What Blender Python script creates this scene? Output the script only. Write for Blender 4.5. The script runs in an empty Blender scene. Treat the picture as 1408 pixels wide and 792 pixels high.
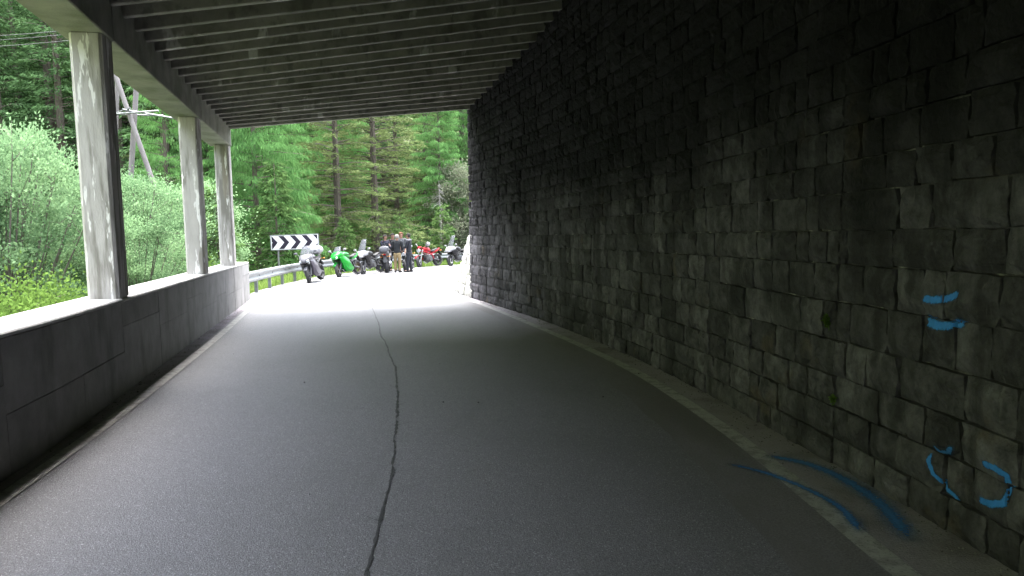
import bpy, bmesh, math, random
import numpy as np
from mathutils import Vector, Matrix
from mathutils.bvhtree import BVHTree

random.seed(7)
RNG = np.random.default_rng(7)
sc = bpy.context.scene
COL = sc.collection

# ------------------------------------------------------------------ camera
LENS_PX, CAM_H = 1095.0, 1.6
GRADE, CROSS = 0.053, -0.012            # the road runs downhill and leans into its bend


def gz(x, y):
    return -GRADE * y + CROSS * x


PITCH = math.atan((396 - 268) / LENS_PX)
ROLL = 0.012
cam_d = bpy.data.cameras.new("camera")
cam = bpy.data.objects.new("camera", cam_d)
COL.objects.link(cam)
cam_d.sensor_width = 36.0
cam_d.lens = LENS_PX / 1408 * 36.0
cam_d.clip_start = 0.05
cam_d.clip_end = 2000
fw = Vector((0, math.cos(PITCH), -math.sin(PITCH)))
up = Vector((0, math.sin(PITCH), math.cos(PITCH)))
rt = Vector((1, 0, 0))
rt2 = rt * math.cos(ROLL) - up * math.sin(ROLL)
up2 = up * math.cos(ROLL) + rt * math.sin(ROLL)
cam.matrix_world = Matrix(((rt2.x, up2.x, -fw.x, 0), (rt2.y, up2.y, -fw.y, 0), (rt2.z, up2.z, -fw.z, CAM_H), (0, 0, 0, 1)))
sc.camera = cam

# ------------------------------------------------------------------ daylight
SUN_EL, SUN_AZ = math.radians(77), math.radians(345)     # azimuth clockwise from +Y: ahead, over the forest
w = bpy.data.worlds.new("World")
sc.world = w
w.use_nodes = True
nt = w.node_tree
nt.nodes.clear()
sky = nt.nodes.new("ShaderNodeTexSky")
sky.sky_type = 'NISHITA'
sky.sun_disc = False
sky.sun_elevation = SUN_EL
sky.sun_rotation = SUN_AZ
sky.air_density = 1.0
sky.dust_density = 4.0
bg = nt.nodes.new("ShaderNodeBackground")
bg.inputs[1].default_value = 0.15
out = nt.nodes.new("ShaderNodeOutputWorld")
hsv = nt.nodes.new("ShaderNodeHueSaturation")            # a closed white cloud layer takes the blue out of the sky
hsv.inputs["Saturation"].default_value = 0.42
nt.links.new(sky.outputs[0], hsv.inputs["Color"])
nt.links.new(hsv.outputs[0], bg.inputs[0])
nt.links.new(bg.outputs[0], out.inputs[0])
sun_d = bpy.data.lights.new("sun", 'SUN')
sun_d.energy = 0.5
sun_d.angle = math.radians(50)
sun_d.color = (1.0, 0.96, 0.9)
sun = bpy.data.objects.new("sun", sun_d)
COL.objects.link(sun)
sdir = Vector((math.sin(SUN_AZ) * math.cos(SUN_EL), math.cos(SUN_AZ) * math.cos(SUN_EL), math.sin(SUN_EL)))
sun.rotation_euler = sdir.to_track_quat('Z', 'Y').to_euler()
sun.location = (0, 0, 60)
sc.view_settings.view_transform = 'Standard'
sc.view_settings.look = 'None'
sc.view_settings.exposure = 3.9
sc.view_settings.gamma = 1.0
sc.render.engine = 'CYCLES'
sc.cycles.max_bounces = 8
sc.cycles.diffuse_bounces = 5
sc.cycles.glossy_bounces = 3
sc.cycles.transparent_max_bounces = 8
sc.cycles.use_denoising = True

# ------------------------------------------------------------------ helpers


def smoothstep(a, b, v):
    t = min(1, max(0, (v - a) / (b - a)))
    return t * t * (3 - 2 * t)


class MB:
    def __init__(self):
        self.v, self.f = [], []

    def add(self, vs, fs):
        n = len(self.v)
        self.v += [tuple(p) for p in vs]
        self.f += [tuple(i + n for i in q) for q in fs]
        return self

    def box(self, c, s, rot=None, taper=1.0):
        vs = []
        for z in (-1, 1):
            k = 1.0 if z < 0 else taper
            for x, y in ((-1, -1), (1, -1), (1, 1), (-1, 1)):
                p = Vector((x * s[0] / 2 * k, y * s[1] / 2 * k, z * s[2] / 2))
                if rot is not None:
                    p = rot @ p
                vs.append(p + Vector(c))
        return self.add(vs, [(3, 2, 1, 0), (4, 5, 6, 7), (0, 1, 5, 4), (1, 2, 6, 5), (2, 3, 7, 6), (3, 0, 4, 7)])

    def tube(self, pts, r, n=8, caps=True):
        pts = [Vector(p) for p in pts]
        rs = r if isinstance(r, (list, tuple)) else [r] * len(pts)
        vs = []
        prev = None
        for i, p in enumerate(pts):
            d = (pts[min(i + 1, len(pts) - 1)] - pts[max(i - 1, 0)]).normalized()
            if prev is None:
                a = d.orthogonal().normalized()
            else:
                a = (prev - d * prev.dot(d))
                a = a.normalized() if a.length > 1e-6 else d.orthogonal().normalized()
            prev = a
            b = d.cross(a)
            for k in range(n):
                t = 2 * math.pi * k / n
                vs.append(p + (a * math.cos(t) + b * math.sin(t)) * rs[i])
        fs = []
        for i in range(len(pts) - 1):
            for k in range(n):
                k2 = (k + 1) % n
                fs.append((i * n + k, i * n + k2, (i + 1) * n + k2, (i + 1) * n + k))
        if caps:
            fs.append(tuple(range(n - 1, -1, -1)))
            fs.append(tuple((len(pts) - 1) * n + k for k in range(n)))
        return self.add(vs, fs)

    def loft(self, st, n=12, sq=2.4):
        """stations along local x: (x, z, half width y, half height z)"""
        vs = []
        for x, z, hy, hz in st:
            for k in range(n):
                t = 2 * math.pi * k / n
                c, s = math.cos(t), math.sin(t)
                vs.append((x, hy * math.copysign(abs(c) ** (2 / sq), c), z + hz * math.copysign(abs(s) ** (2 / sq), s)))
        fs = []
        for i in range(len(st) - 1):
            for k in range(n):
                k2 = (k + 1) % n
                fs.append((i * n + k, i * n + k2, (i + 1) * n + k2, (i + 1) * n + k))
        fs.append(tuple(range(n - 1, -1, -1)))
        fs.append(tuple((len(st) - 1) * n + k for k in range(n)))
        return self.add(vs, fs)

    def plate(self, prof, y0, y1):
        """polygon in x-z extruded along y"""
        n = len(prof)
        vs = [(x, y0, z) for x, z in prof] + [(x, y1, z) for x, z in prof]
        fs = [tuple(range(n)), tuple(range(2 * n - 1, n - 1, -1))]
        fs += [(k + n, (k + 1) % n + n, (k + 1) % n, k) for k in range(n)]
        return self.add(vs, fs)

    def torus(self, c, R, r, n=28, m=10, wide=1.0):
        """ring in the x-z plane, axis y"""
        vs, fs = [], []
        for i in range(n):
            a = 2 * math.pi * i / n
            for j in range(m):
                b = 2 * math.pi * j / m
                rr = R + r * math.cos(b)
                vs.append((c[0] + rr * math.cos(a), c[1] + r * wide * math.sin(b), c[2] + rr * math.sin(a)))
        for i in range(n):
            for j in range(m):
                i2, j2 = (i + 1) % n, (j + 1) % m
                fs.append((i * m + j, i * m + j2, i2 * m + j2, i2 * m + j))
        return self.add(vs, fs)

    def disc(self, c, R, th, n=24):
        vs = []
        for y in (-th / 2, th / 2):
            for k in range(n):
                a = 2 * math.pi * k / n
                vs.append((c[0] + R * math.cos(a), c[1] + y, c[2] + R * math.sin(a)))
        fs = [tuple(range(n)), tuple(range(2 * n - 1, n - 1, -1))]
        fs += [(k + n, (k + 1) % n + n, (k + 1) % n, k) for k in range(n)]
        return self.add(vs, fs)

    def ball(self, c, r, n=12, m=8):
        vs, fs = [], []
        rx, ry, rz = r if isinstance(r, (tuple, list)) else (r, r, r)
        for i in range(m + 1):
            t = math.pi * i / m
            for k in range(n):
                a = 2 * math.pi * k / n
                vs.append((c[0] + rx * math.sin(t) * math.cos(a), c[1] + ry * math.sin(t) * math.sin(a), c[2] + rz * math.cos(t)))
        for i in range(m):
            for k in range(n):
                k2 = (k + 1) % n
                fs.append((i * n + k, (i + 1) * n + k, (i + 1) * n + k2, i * n + k2))
        return self.add(vs, fs)

    def build(self, name, material, parent=None, smooth=True, bevel=0):
        return link(name, mesh_of(name, self.v, self.f, material, smooth), parent, bevel)


def mesh_of(name, v, f, material, smooth=True):
    me = bpy.data.meshes.new(name)
    me.from_pydata(v, [], f)
    me.validate()
    if smooth:
        me.polygons.foreach_set("use_smooth", [True] * len(me.polygons))
        me.set_sharp_from_angle(angle=math.radians(42))
    if material:
        me.materials.append(material)
    me.update()
    return me


def quad_mesh(name, V, material):
    """V: (n,4,3) array of loose quads"""
    n = len(V)
    me = bpy.data.meshes.new(name)
    me.vertices.add(n * 4)
    me.vertices.foreach_set("co", V.reshape(-1).astype(np.float32))
    me.loops.add(n * 4)
    me.loops.foreach_set("vertex_index", np.arange(n * 4, dtype=np.int32))
    me.polygons.add(n)
    me.polygons.foreach_set("loop_start", np.arange(0, n * 4, 4, dtype=np.int32))
    me.update(calc_edges=True)
    me.materials.append(material)
    return me


def link(name, data, parent=None, bevel=0):
    o = bpy.data.objects.new(name, data)
    COL.objects.link(o)
    if parent is not None:
        o.parent = parent
    if bevel:
        m = o.modifiers.new("bevel", 'BEVEL')
        m.width = bevel
        m.segments = 1
        m.limit_method = 'ANGLE'
    return o


def tag(o, label=None, cat=None, group=None, kind=None):
    if label:
        o["label"] = label
    if cat:
        o["category"] = cat
    if group:
        o["group"] = group
    if kind:
        o["kind"] = kind
    return o


def thing(name, loc, label, cat, group=None, rz=0.0):
    o = bpy.data.objects.new(name, None)
    o.empty_display_size = 0.2
    COL.objects.link(o)
    o.location = loc
    o.rotation_euler = (0, 0, rz)
    return tag(o, label, cat, group)


def spline(pts):
    """monotone-parameter Catmull interpolation through (t, value...) rows"""
    P = np.array(pts, float)

    def f(t):
        i = int(np.clip(np.searchsorted(P[:, 0], t) - 1, 0, len(P) - 2))
        t0, t1 = P[i, 0], P[i + 1, 0]
        u = (t - t0) / (t1 - t0)
        m0 = (P[i + 1, 1:] - P[max(i - 1, 0), 1:]) / (P[i + 1, 0] - P[max(i - 1, 0), 0])
        m1 = (P[min(i + 2, len(P) - 1), 1:] - P[i, 1:]) / (P[min(i + 2, len(P) - 1), 0] - P[i, 0])
        h = t1 - t0
        r = (2 * u**3 - 3 * u**2 + 1) * P[i, 1:] + (u**3 - 2 * u**2 + u) * h * m0 + (-2 * u**3 + 3 * u**2) * P[i + 1, 1:] + (u**3 - u**2) * h * m1
        return r if len(r) > 1 else float(r[0])
    return f


# ------------------------------------------------------------------ materials


def mat(name, c1, c2=None, scale=6.0, rough=0.8, bump=0.0, bump_scale=None, metal=0.0, rnd=0.0, island=0.0, detail=6, stretch=None, spec=0.4, coat=0.0):
    m = bpy.data.materials.new(name)
    m.use_nodes = True
    n, l = m.node_tree.nodes, m.node_tree.links
    b = n["Principled BSDF"]
    b.inputs["Roughness"].default_value = rough
    b.inputs["Metallic"].default_value = metal
    b.inputs["Specular IOR Level"].default_value = spec
    b.inputs["Coat Weight"].default_value = coat
    c2 = c2 or tuple(x * 0.75 for x in c1)
    geo = n.new("ShaderNodeNewGeometry")
    mp = n.new("ShaderNodeMapping")
    l.new(geo.outputs["Position"], mp.inputs[0])
    if stretch:
        mp.inputs["Scale"].default_value = stretch
    tx = n.new("ShaderNodeTexNoise")
    tx.inputs["Scale"].default_value = scale
    tx.inputs["Detail"].default_value = detail
    tx.inputs["Roughness"].default_value = 0.65
    l.new(mp.outputs[0], tx.inputs["Vector"])
    rp = n.new("ShaderNodeValToRGB")
    rp.color_ramp.elements[0].position = 0.33
    rp.color_ramp.elements[1].position = 0.68
    rp.color_ramp.elements[0].color = (*c1, 1)
    rp.color_ramp.elements[1].color = (*c2, 1)
    l.new(tx.outputs["Fac"], rp.inputs[0])
    col = rp.outputs[0]
    if rnd or island:
        oi = n.new("ShaderNodeObjectInfo")
        ad = n.new("ShaderNodeMath")
        ad.operation = 'ADD'
        l.new(oi.outputs["Random"], ad.inputs[0])
        l.new(geo.outputs["Random Per Island"], ad.inputs[1])
        fr = n.new("ShaderNodeMath")
        fr.operation = 'FRACT'
        l.new(ad.outputs[0], fr.inputs[0])
        amt = max(rnd, island)
        mr = n.new("ShaderNodeMapRange")
        mr.inputs[3].default_value = 1 - amt
        mr.inputs[4].default_value = 1 + amt
        l.new(fr.outputs[0], mr.inputs[0])
        mx = n.new("ShaderNodeMix")
        mx.data_type = 'RGBA'
        mx.blend_type = 'MULTIPLY'
        mx.inputs[0].default_value = 1.0
        l.new(col, mx.inputs[6])
        l.new(mr.outputs[0], mx.inputs[7])
        col = mx.outputs[2]
    l.new(col, b.inputs["Base Color"])
    if bump:
        t2 = n.new("ShaderNodeTexNoise")
        t2.inputs["Scale"].default_value = bump_scale or scale * 4
        t2.inputs["Detail"].default_value = 8
        l.new(mp.outputs[0], t2.inputs["Vector"])
        bp = n.new("ShaderNodeBump")
        bp.inputs["Strength"].default_value = bump
        bp.inputs["Distance"].default_value = 0.03
        l.new(t2.outputs["Fac"], bp.inputs["Height"])
        l.new(bp.outputs[0], b.inputs["Normal"])
    m["col"] = 1
    return m


def overlay(m, color, scale, lo, hi, amount=1.0, stretch=None, detail=4):
    """lay a second patchy colour (stain, lime, moss) over the base colour"""
    n, l = m.node_tree.nodes, m.node_tree.links
    b = n["Principled BSDF"]
    src = b.inputs["Base Color"].links[0].from_socket
    geo = n.new("ShaderNodeNewGeometry")
    mp = n.new("ShaderNodeMapping")
    if stretch:
        mp.inputs["Scale"].default_value = stretch
    l.new(geo.outputs["Position"], mp.inputs[0])
    mp.inputs["Location"].default_value = (random.uniform(0, 50), random.uniform(0, 50), 0)
    tx = n.new("ShaderNodeTexNoise")
    tx.inputs["Scale"].default_value = scale
    tx.inputs["Detail"].default_value = detail
    tx.inputs["Roughness"].default_value = 0.6
    l.new(mp.outputs[0], tx.inputs["Vector"])
    mr = n.new("ShaderNodeMapRange")
    mr.interpolation_type = 'SMOOTHSTEP'
    mr.inputs[1].default_value = lo
    mr.inputs[2].default_value = hi
    mr.inputs[4].default_value = amount
    l.new(tx.outputs["Fac"], mr.inputs[0])
    mx = n.new("ShaderNodeMix")
    mx.data_type = 'RGBA'
    l.new(mr.outputs[0], mx.inputs[0])
    l.new(src, mx.inputs[6])
    mx.inputs[7].default_value = (*color, 1)
    l.new(mx.outputs[2], b.inputs["Base Color"])
    return m


def leaf_mat(name, c1, c2, trans=0.45, island=0.35, clump=0.9):
    m = bpy.data.materials.new(name)
    m.use_nodes = True
    n, l = m.node_tree.nodes, m.node_tree.links
    n.clear()
    o = n.new("ShaderNodeOutputMaterial")
    geo = n.new("ShaderNodeNewGeometry")
    tx = n.new("ShaderNodeTexNoise")
    tx.inputs["Scale"].default_value = clump
    tx.inputs["Detail"].default_value = 3
    l.new(geo.outputs["Position"], tx.inputs["Vector"])
    ad = n.new("ShaderNodeMath")
    ad.operation = 'MULTIPLY_ADD'
    ad.inputs[1].default_value = island
    l.new(geo.outputs["Random Per Island"], ad.inputs[0])
    oi = n.new("ShaderNodeObjectInfo")
    a2 = n.new("ShaderNodeMath")
    a2.operation = 'MULTIPLY_ADD'
    a2.inputs[1].default_value = 0.35
    l.new(oi.outputs["Random"], a2.inputs[0])
    l.new(tx.outputs["Fac"], a2.inputs[2])
    l.new(a2.outputs[0], ad.inputs[2])
    rp = n.new("ShaderNodeValToRGB")
    rp.color_ramp.elements[0].position = 0.4
    rp.color_ramp.elements[1].position = 1.05
    rp.color_ramp.elements[0].color = (*c1, 1)
    rp.color_ramp.elements[1].color = (*c2, 1)
    l.new(ad.outputs[0], rp.inputs[0])
    df = n.new("ShaderNodeBsdfDiffuse")
    tr = n.new("ShaderNodeBsdfTranslucent")
    l.new(rp.outputs[0], df.inputs[0])
    l.new(rp.outputs[0], tr.inputs[0])
    mx = n.new("ShaderNodeMixShader")
    mx.inputs[0].default_value = trans
    l.new(df.outputs[0], mx.inputs[1])
    l.new(tr.outputs[0], mx.inputs[2])
    l.new(mx.outputs[0], o.inputs[0])
    return m


def glass_mat(name, tint=(0.75, 0.8, 0.85), fac=0.45):
    m = bpy.data.materials.new(name)
    m.use_nodes = True
    n, l = m.node_tree.nodes, m.node_tree.links
    b = n["Principled BSDF"]
    b.inputs["Base Color"].default_value = (*tint, 1)
    b.inputs["Roughness"].default_value = 0.12
    b.inputs["IOR"].default_value = 1.25
    b.inputs["Alpha"].default_value = fac
    return m


def spray_mat(name, c, lo=-.45, hi=.2, top=.92):
    m = mat(name, c, tuple(x * 0.8 for x in c), 30, 0.7)
    n, l = m.node_tree.nodes, m.node_tree.links
    b = n["Principled BSDF"]
    uv = n.new("ShaderNodeAttribute")
    uv.attribute_name = "spray"
    geo = n.new("ShaderNodeNewGeometry")
    tx = n.new("ShaderNodeTexNoise")
    tx.inputs["Scale"].default_value = 60
    tx.inputs["Detail"].default_value = 6
    l.new(geo.outputs["Position"], tx.inputs["Vector"])
    ad = n.new("ShaderNodeMath")
    ad.operation = 'SUBTRACT'
    l.new(uv.outputs["Fac"], ad.inputs[0])
    l.new(tx.outputs["Fac"], ad.inputs[1])
    mr = n.new("ShaderNodeMapRange")
    mr.inputs[1].default_value = lo
    mr.inputs[2].default_value = hi
    mr.inputs[4].default_value = top
    l.new(ad.outputs[0], mr.inputs[0])
    l.new(mr.outputs[0], b.inputs["Alpha"])
    return m


M = {}
M['asphalt'] = mat('asphalt', (0.088, 0.087, 0.094), (0.232, 0.228, 0.242), 85, 0.58, 0.35, 120, detail=4, spec=0.5)
overlay(M['asphalt'], (0.125, 0.125, 0.128), 0.55, 0.42, 0.75, 0.45)
overlay(M['asphalt'], (0.42, 0.42, 0.42), 95, 0.64, 0.70, 0.8, detail=1)
overlay(M['asphalt'], (0.05, 0.05, 0.052), 75, 0.65, 0.72, 0.8, detail=1)
overlay(M['asphalt'], (0.10, 0.10, 0.103), 2.2, 0.55, 0.8, 0.35, stretch=(1, .25, 1))
M['old_asphalt'] = mat('old_asphalt', (0.128, 0.122, 0.132), (0.245, 0.236, 0.25), 85, 0.62, 0.3, 140, detail=3, spec=0.45)
overlay(M['old_asphalt'], (0.12, 0.115, 0.105), 1.1, 0.4, 0.7, 0.6, stretch=(1, .3, 1))
M['grit'] = mat('grit', (0.27, 0.25, 0.275), (0.36, 0.335, 0.365), 60, 0.95, 0.6, 90, spec=0.1)
overlay(M['grit'], (0.13, 0.116, 0.115), 1.6, 0.45, 0.7, 0.6)
M['line'] = mat('worn_line_paint', (0.36, 0.357, 0.347), (0.44, 0.437, 0.427), 40, 0.8, 0.2, 200)
overlay(M['line'], (0.19, 0.187, 0.18), 9, 0.42, 0.70, 0.8)
overlay(M['line'], (0.10, 0.10, 0.10), 60, 0.56, 0.66, 0.7)
M['tar'] = mat('tar', (0.034, 0.034, 0.036), (0.062, 0.062, 0.065), 30, 0.6, 0.2, 80)
M['stone'] = mat('sooty_stone', (0.050, 0.048, 0.055), (0.155, 0.150, 0.168), 7, 0.9, 1.0, 26, rnd=0.42, spec=0.15, detail=10)
overlay(M['stone'], (0.27, 0.262, 0.29), 8, 0.63, 0.78, 0.5, stretch=(1, 1, .5), detail=8)
overlay(M['stone'], (0.035, 0.035, 0.037), 3.2, 0.50, 0.66, 0.7, stretch=(1, 1, .6), detail=8)
overlay(M['stone'], (0.028, 0.028, 0.030), .9, 0.48, 0.66, 0.75, stretch=(1, 1, .5), detail=8)
overlay(M['stone'], (0.13, 0.105, 0.08), 1.7, 0.60, 0.72, 0.6, detail=5)


def soot_shade(m, keep, z0, z1, wob):
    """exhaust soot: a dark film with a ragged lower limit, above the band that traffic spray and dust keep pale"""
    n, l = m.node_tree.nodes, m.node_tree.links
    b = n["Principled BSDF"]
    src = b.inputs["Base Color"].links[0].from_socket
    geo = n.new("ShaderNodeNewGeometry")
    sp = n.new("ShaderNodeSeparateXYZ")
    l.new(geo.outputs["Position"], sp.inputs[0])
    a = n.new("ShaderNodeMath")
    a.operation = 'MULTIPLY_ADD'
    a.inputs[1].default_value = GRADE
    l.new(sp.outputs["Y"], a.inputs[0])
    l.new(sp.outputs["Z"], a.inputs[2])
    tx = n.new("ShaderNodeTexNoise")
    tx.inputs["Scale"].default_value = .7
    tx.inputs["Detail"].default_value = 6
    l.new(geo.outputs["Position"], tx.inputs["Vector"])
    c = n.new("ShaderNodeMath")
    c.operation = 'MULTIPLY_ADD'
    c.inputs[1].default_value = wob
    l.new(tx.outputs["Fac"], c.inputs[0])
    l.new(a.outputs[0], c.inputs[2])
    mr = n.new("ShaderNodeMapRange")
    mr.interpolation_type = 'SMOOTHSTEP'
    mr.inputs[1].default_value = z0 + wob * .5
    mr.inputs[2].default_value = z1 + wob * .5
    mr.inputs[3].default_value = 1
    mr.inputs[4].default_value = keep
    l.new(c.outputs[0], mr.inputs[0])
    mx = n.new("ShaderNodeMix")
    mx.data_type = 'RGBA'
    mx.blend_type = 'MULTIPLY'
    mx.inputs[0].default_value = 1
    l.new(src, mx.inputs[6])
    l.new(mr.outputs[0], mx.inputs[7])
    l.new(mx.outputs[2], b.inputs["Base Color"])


overlay(M['stone'], (0.030, 0.029, 0.031), 3.0, 0.52, 0.68, 0.75, stretch=(1, 1, .10), detail=6)
overlay(M['stone'], (0.30, 0.29, 0.30), 5.0, 0.66, 0.76, 0.45, stretch=(1, 1, .14), detail=6)
soot_shade(M['stone'], .07, 1.0, 2.9, 1.8)  # shade of the upper wall painted into the stone colour, with sooty grime
M['mortar'] = mat('mortar', (0.075, 0.071, 0.080), (0.16, 0.152, 0.168), 7, 0.95, 0.6, 40, spec=0.15)
overlay(M['mortar'], (0.48, 0.475, 0.45), 3.5, 0.55, 0.66, 0.9)
soot_shade(M['mortar'], .30, .9, 2.9, 1.8)  # mortar joints take the same painted shade
M['pale_stone'] = mat('pale_stone', (0.30, 0.30, 0.28), (0.46, 0.455, 0.43), 6, 0.9, 0.8, 20, rnd=0.25)
overlay(M['pale_stone'], (0.10, 0.13, 0.06), 2.0, 0.55, 0.75, 0.6)
M['pale_mortar'] = mat('pale_mortar', (0.25, 0.25, 0.23), (0.33, 0.33, 0.31), 12, 0.95, 0.4)
M['concrete'] = mat('concrete', (0.185, 0.183, 0.18), (0.275, 0.271, 0.265), 3, 0.85, 0.25, 60, rnd=0.10)
overlay(M['concrete'], (0.095, 0.096, 0.09), 2.2, 0.5, 0.72, 0.55, stretch=(1, 1, .3))
overlay(M['concrete'], (0.27, 0.27, 0.26), 25, 0.66, 0.74, 0.4)
M['coping'] = mat('coping_concrete', (0.34, 0.34, 0.325), (0.46, 0.455, 0.44), 5, 0.85, 0.25, 60, rnd=.08)  # paler than the panels: skylight on the parapet top painted into the colour
M['pillar'] = mat('pillar_concrete', (0.36, 0.345, 0.33), (0.48, 0.46, 0.445), 4, 0.85, 0.25, 60, stretch=(1, 1, .3))
overlay(M['pillar'], (0.16, 0.153, 0.13), 7, 0.46, 0.62, 0.8, stretch=(1, 1, .12))
overlay(M['pillar'], (0.27, 0.235, 0.17), 4, 0.55, 0.7, 0.5, stretch=(1, 1, .1))
overlay(M['pillar'], (0.80, 0.79, 0.78), 13, 0.585, 0.63, 0.8, stretch=(1, 1, .16))
M['beam'] = mat('beam_concrete', (0.17, 0.175, 0.145), (0.25, 0.255, 0.21), 3, 0.9, 0.25, 50)
overlay(M['beam'], (0.10, 0.115, 0.065), 2.0, 0.45, 0.7, 0.7)
M['joist'] = mat('joist_concrete', (0.17, 0.17, 0.145), (0.24, 0.24, 0.21), 2.5, 0.9, 0.3, 50, rnd=0.18)
overlay(M['joist'], (0.08, 0.083, 0.062), 1.8, 0.48, 0.72, 0.7)
overlay(M['joist'], (0.5, 0.5, 0.475), 2.2, 0.62, 0.68, 0.75, stretch=(1, 1, .5))
overlay(M['joist'], (0.07, 0.072, 0.06), 5, 0.52, 0.66, 0.55, stretch=(1, 1, .6))
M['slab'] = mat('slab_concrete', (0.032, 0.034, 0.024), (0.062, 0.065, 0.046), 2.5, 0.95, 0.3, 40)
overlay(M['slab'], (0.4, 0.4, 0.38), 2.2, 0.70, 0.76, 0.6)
M['soil'] = mat('forest_floor', (0.045, 0.05, 0.02), (0.07, 0.10, 0.028), 0.9, 1.0, 0.6, 8)
M['steel'] = mat('galvanised_steel', (0.13, 0.14, 0.145), (0.19, 0.20, 0.205), 8, 0.5, 0.05, metal=0.5)
M['wire'] = mat('wire', (.08, .08, .085), None, 8, .5, metal=.3)
M['blue'] = spray_mat('blue_spray', (0.05, 0.30, 0.85))
M['blue_faint'] = spray_mat('faded_blue_spray', (0.06, 0.25, 0.62), -.40, .45, .85)
M['bark'] = mat('bark', (0.055, 0.046, 0.038), (0.115, 0.096, 0.078), 14, 0.95, 0.9, 30, stretch=(1, 1, .3), rnd=.2)
M['dead'] = mat('dead_wood', (0.16, 0.15, 0.14), (0.24, 0.23, 0.215), 14, 0.9)
M['twig'] = mat('twig', (0.08, 0.07, 0.055), (0.13, 0.115, 0.095), 14, 0.9)
M['pole'] = mat('weathered_pole', (0.12, 0.108, 0.11), (0.18, 0.165, 0.167), 8, 0.85, 0.3, stretch=(1, 1, .2))
M['spruce'] = leaf_mat('spruce_needles', (0.0293, 0.0562, 0.0265), (0.0894, 0.1638, 0.0663), 0.25)
M['fresh'] = leaf_mat('fresh_spruce_needles', (0.0306, 0.0656, 0.0218), (0.0963, 0.1663, 0.0544), 0.35)
M['larch'] = leaf_mat('larch_needles', (0.0494, 0.1237, 0.0391), (0.1355, 0.2768, 0.0894), 0.45)
M['olive'] = leaf_mat('olive_needles', (0.0558, 0.0837, 0.0338), (0.1507, 0.1953, 0.0770), 0.35)
M['willow'] = leaf_mat('willow_leaves', (0.0677, 0.1324, 0.0610), (0.2141, 0.3338, 0.1682), 0.4)
M['lime'] = leaf_mat('lime_leaves', (0.0405, 0.0871, 0.0197), (0.1147, 0.1942, 0.0437), 0.45)
M['grey_leaf'] = leaf_mat('greyish_leaves', (0.0781, 0.0949, 0.0615), (0.1897, 0.2120, 0.1463), 0.35)
M['grass'] = leaf_mat('grass_blades', (0.0651, 0.1302, 0.0257), (0.2046, 0.2976, 0.0770), 0.4)

# ------------------------------------------------------------------ plan of the place
xl = spline([(-40, -3.6), (-25, -2.6), (-10, -2.35), (0, -2.62), (5.2, -3.38), (8.2, -4.03), (13.2, -5.15), (17.6, -6.13), (20.4, -6.76), (23, -7.3)])
xw = spline([(-40, 1.4), (-25, 2.2), (-10, 2.55), (0, 2.53), (3.6, 2.40), (5.41, 2.26), (9.64, 1.75), (14.61, 0.74), (17.8, -0.16), (20.8, -1.05), (24, -2.1)])
WALL_Y1 = 20.8


def wall_top(y):
    return 5.5 if y < 13.5 else 5.5 - (y - 13.5) / 7.3 * 0.62


LEFT_EDGE = [(xl(y), y) for y in (-40, -30, -20, -10, -4, 0, 4, 8, 12, 16, 20.4)] + [(-7.40, 23), (-7.65, 26), (-7.75, 29), (-7.7, 32.6), (-6.95, 36.6), (-5.15, 41.8), (-3.8, 45.2), (-1.2, 50), (3, 56), (10, 63), (18, 67)]
RIGHT_EDGE = [(xw(y), y) for y in (-40, -30, -20, -10, -4, 0, 4, 8, 12, 16, 20.4)] + [(-1.65, 23.2), (-1.75, 25.5), (-1.4, 28.5), (-.75, 31.5), (.5, 36), (2.6, 41), (3.8, 43.5), (6, 47), (10, 51.5), (15, 55.5), (22, 58)]


def densify(path, k):
    t = spline([(i, *p) for i, p in enumerate(path)])
    return [tuple(t(i / k)) for i in range((len(path) - 1) * k + 1)]


LE, RE = densify(LEFT_EDGE, 6), densify(RIGHT_EDGE, 6)


def strip(a, b, dz, cols=1):
    mb = MB()
    n = len(a)
    for i in range(n):
        for c in range(cols + 1):
            t = c / cols
            x, y = a[i][0] * (1 - t) + b[i][0] * t, a[i][1] * (1 - t) + b[i][1] * t
            mb.v.append((x, y, gz(x, y) + dz))
    for i in range(n - 1):
        for c in range(cols):
            p = i * (cols + 1) + c
            mb.f.append((p, p + 1, p + cols + 2, p + cols + 1))
    return mb


road = tag(strip([(x - .12, y) for x, y in LE], [(x + .12, y) for x, y in RE], 0, 6).build('road', M['asphalt']), 'grey asphalt road curving downhill through the gallery', None, None, 'structure')

# painted and patched bands on the road: offsets from the wall or the parapet
yy = np.arange(-12, 21.01, .4)
ln = [(-3.12, 4.64), (-3.62, 7.33), (-4.70, 12.48), (-5.86, 17.62), (-7.02, 23.4), (-7.25, 26.5), (-7.3, 29.4), (-7.15, 32.8), (-6.2, 37.2), (-4.3, 42.2), (-2.1, 47.3)]
lline = spline([(-14, -2.05), (-6, -2.0), (0, -2.36)] + [(y, x) for x, y in ln])
rline = spline([(-14, 1.95), (-6, 1.98), (0, 1.96), (3.58, 1.83), (6.47, 1.74), (9.92, 1.33), (16.76, -.22), (20.4, -1.18), (22.7, -1.86), (25.4, -2.05), (28.5, -1.75), (31.6, -1.05), (36, .2), (41, 2.3), (45.5, 4.6)])
ys = list(np.arange(-14, 45.3, .35))
strip([(lline(y) - .06, y) for y in ys], [(lline(y) + .06, y) for y in ys], .008).build('edge_line', M['line'], road)
strip([(rline(y) - .055, y) for y in ys], [(rline(y) + .085, y) for y in ys], .008).build('edge_line', M['line'], road)
ys2 = list(np.arange(-14, 21.5, .35))
strip([(rline(y) - .50 + .16 * smoothstep(6, 16, y) + .012 * math.sin(y * 5.1), y) for y in ys2], [(rline(y) + .02, y) for y in ys2], .004).build('asphalt_strip', M['old_asphalt'], road)
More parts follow.
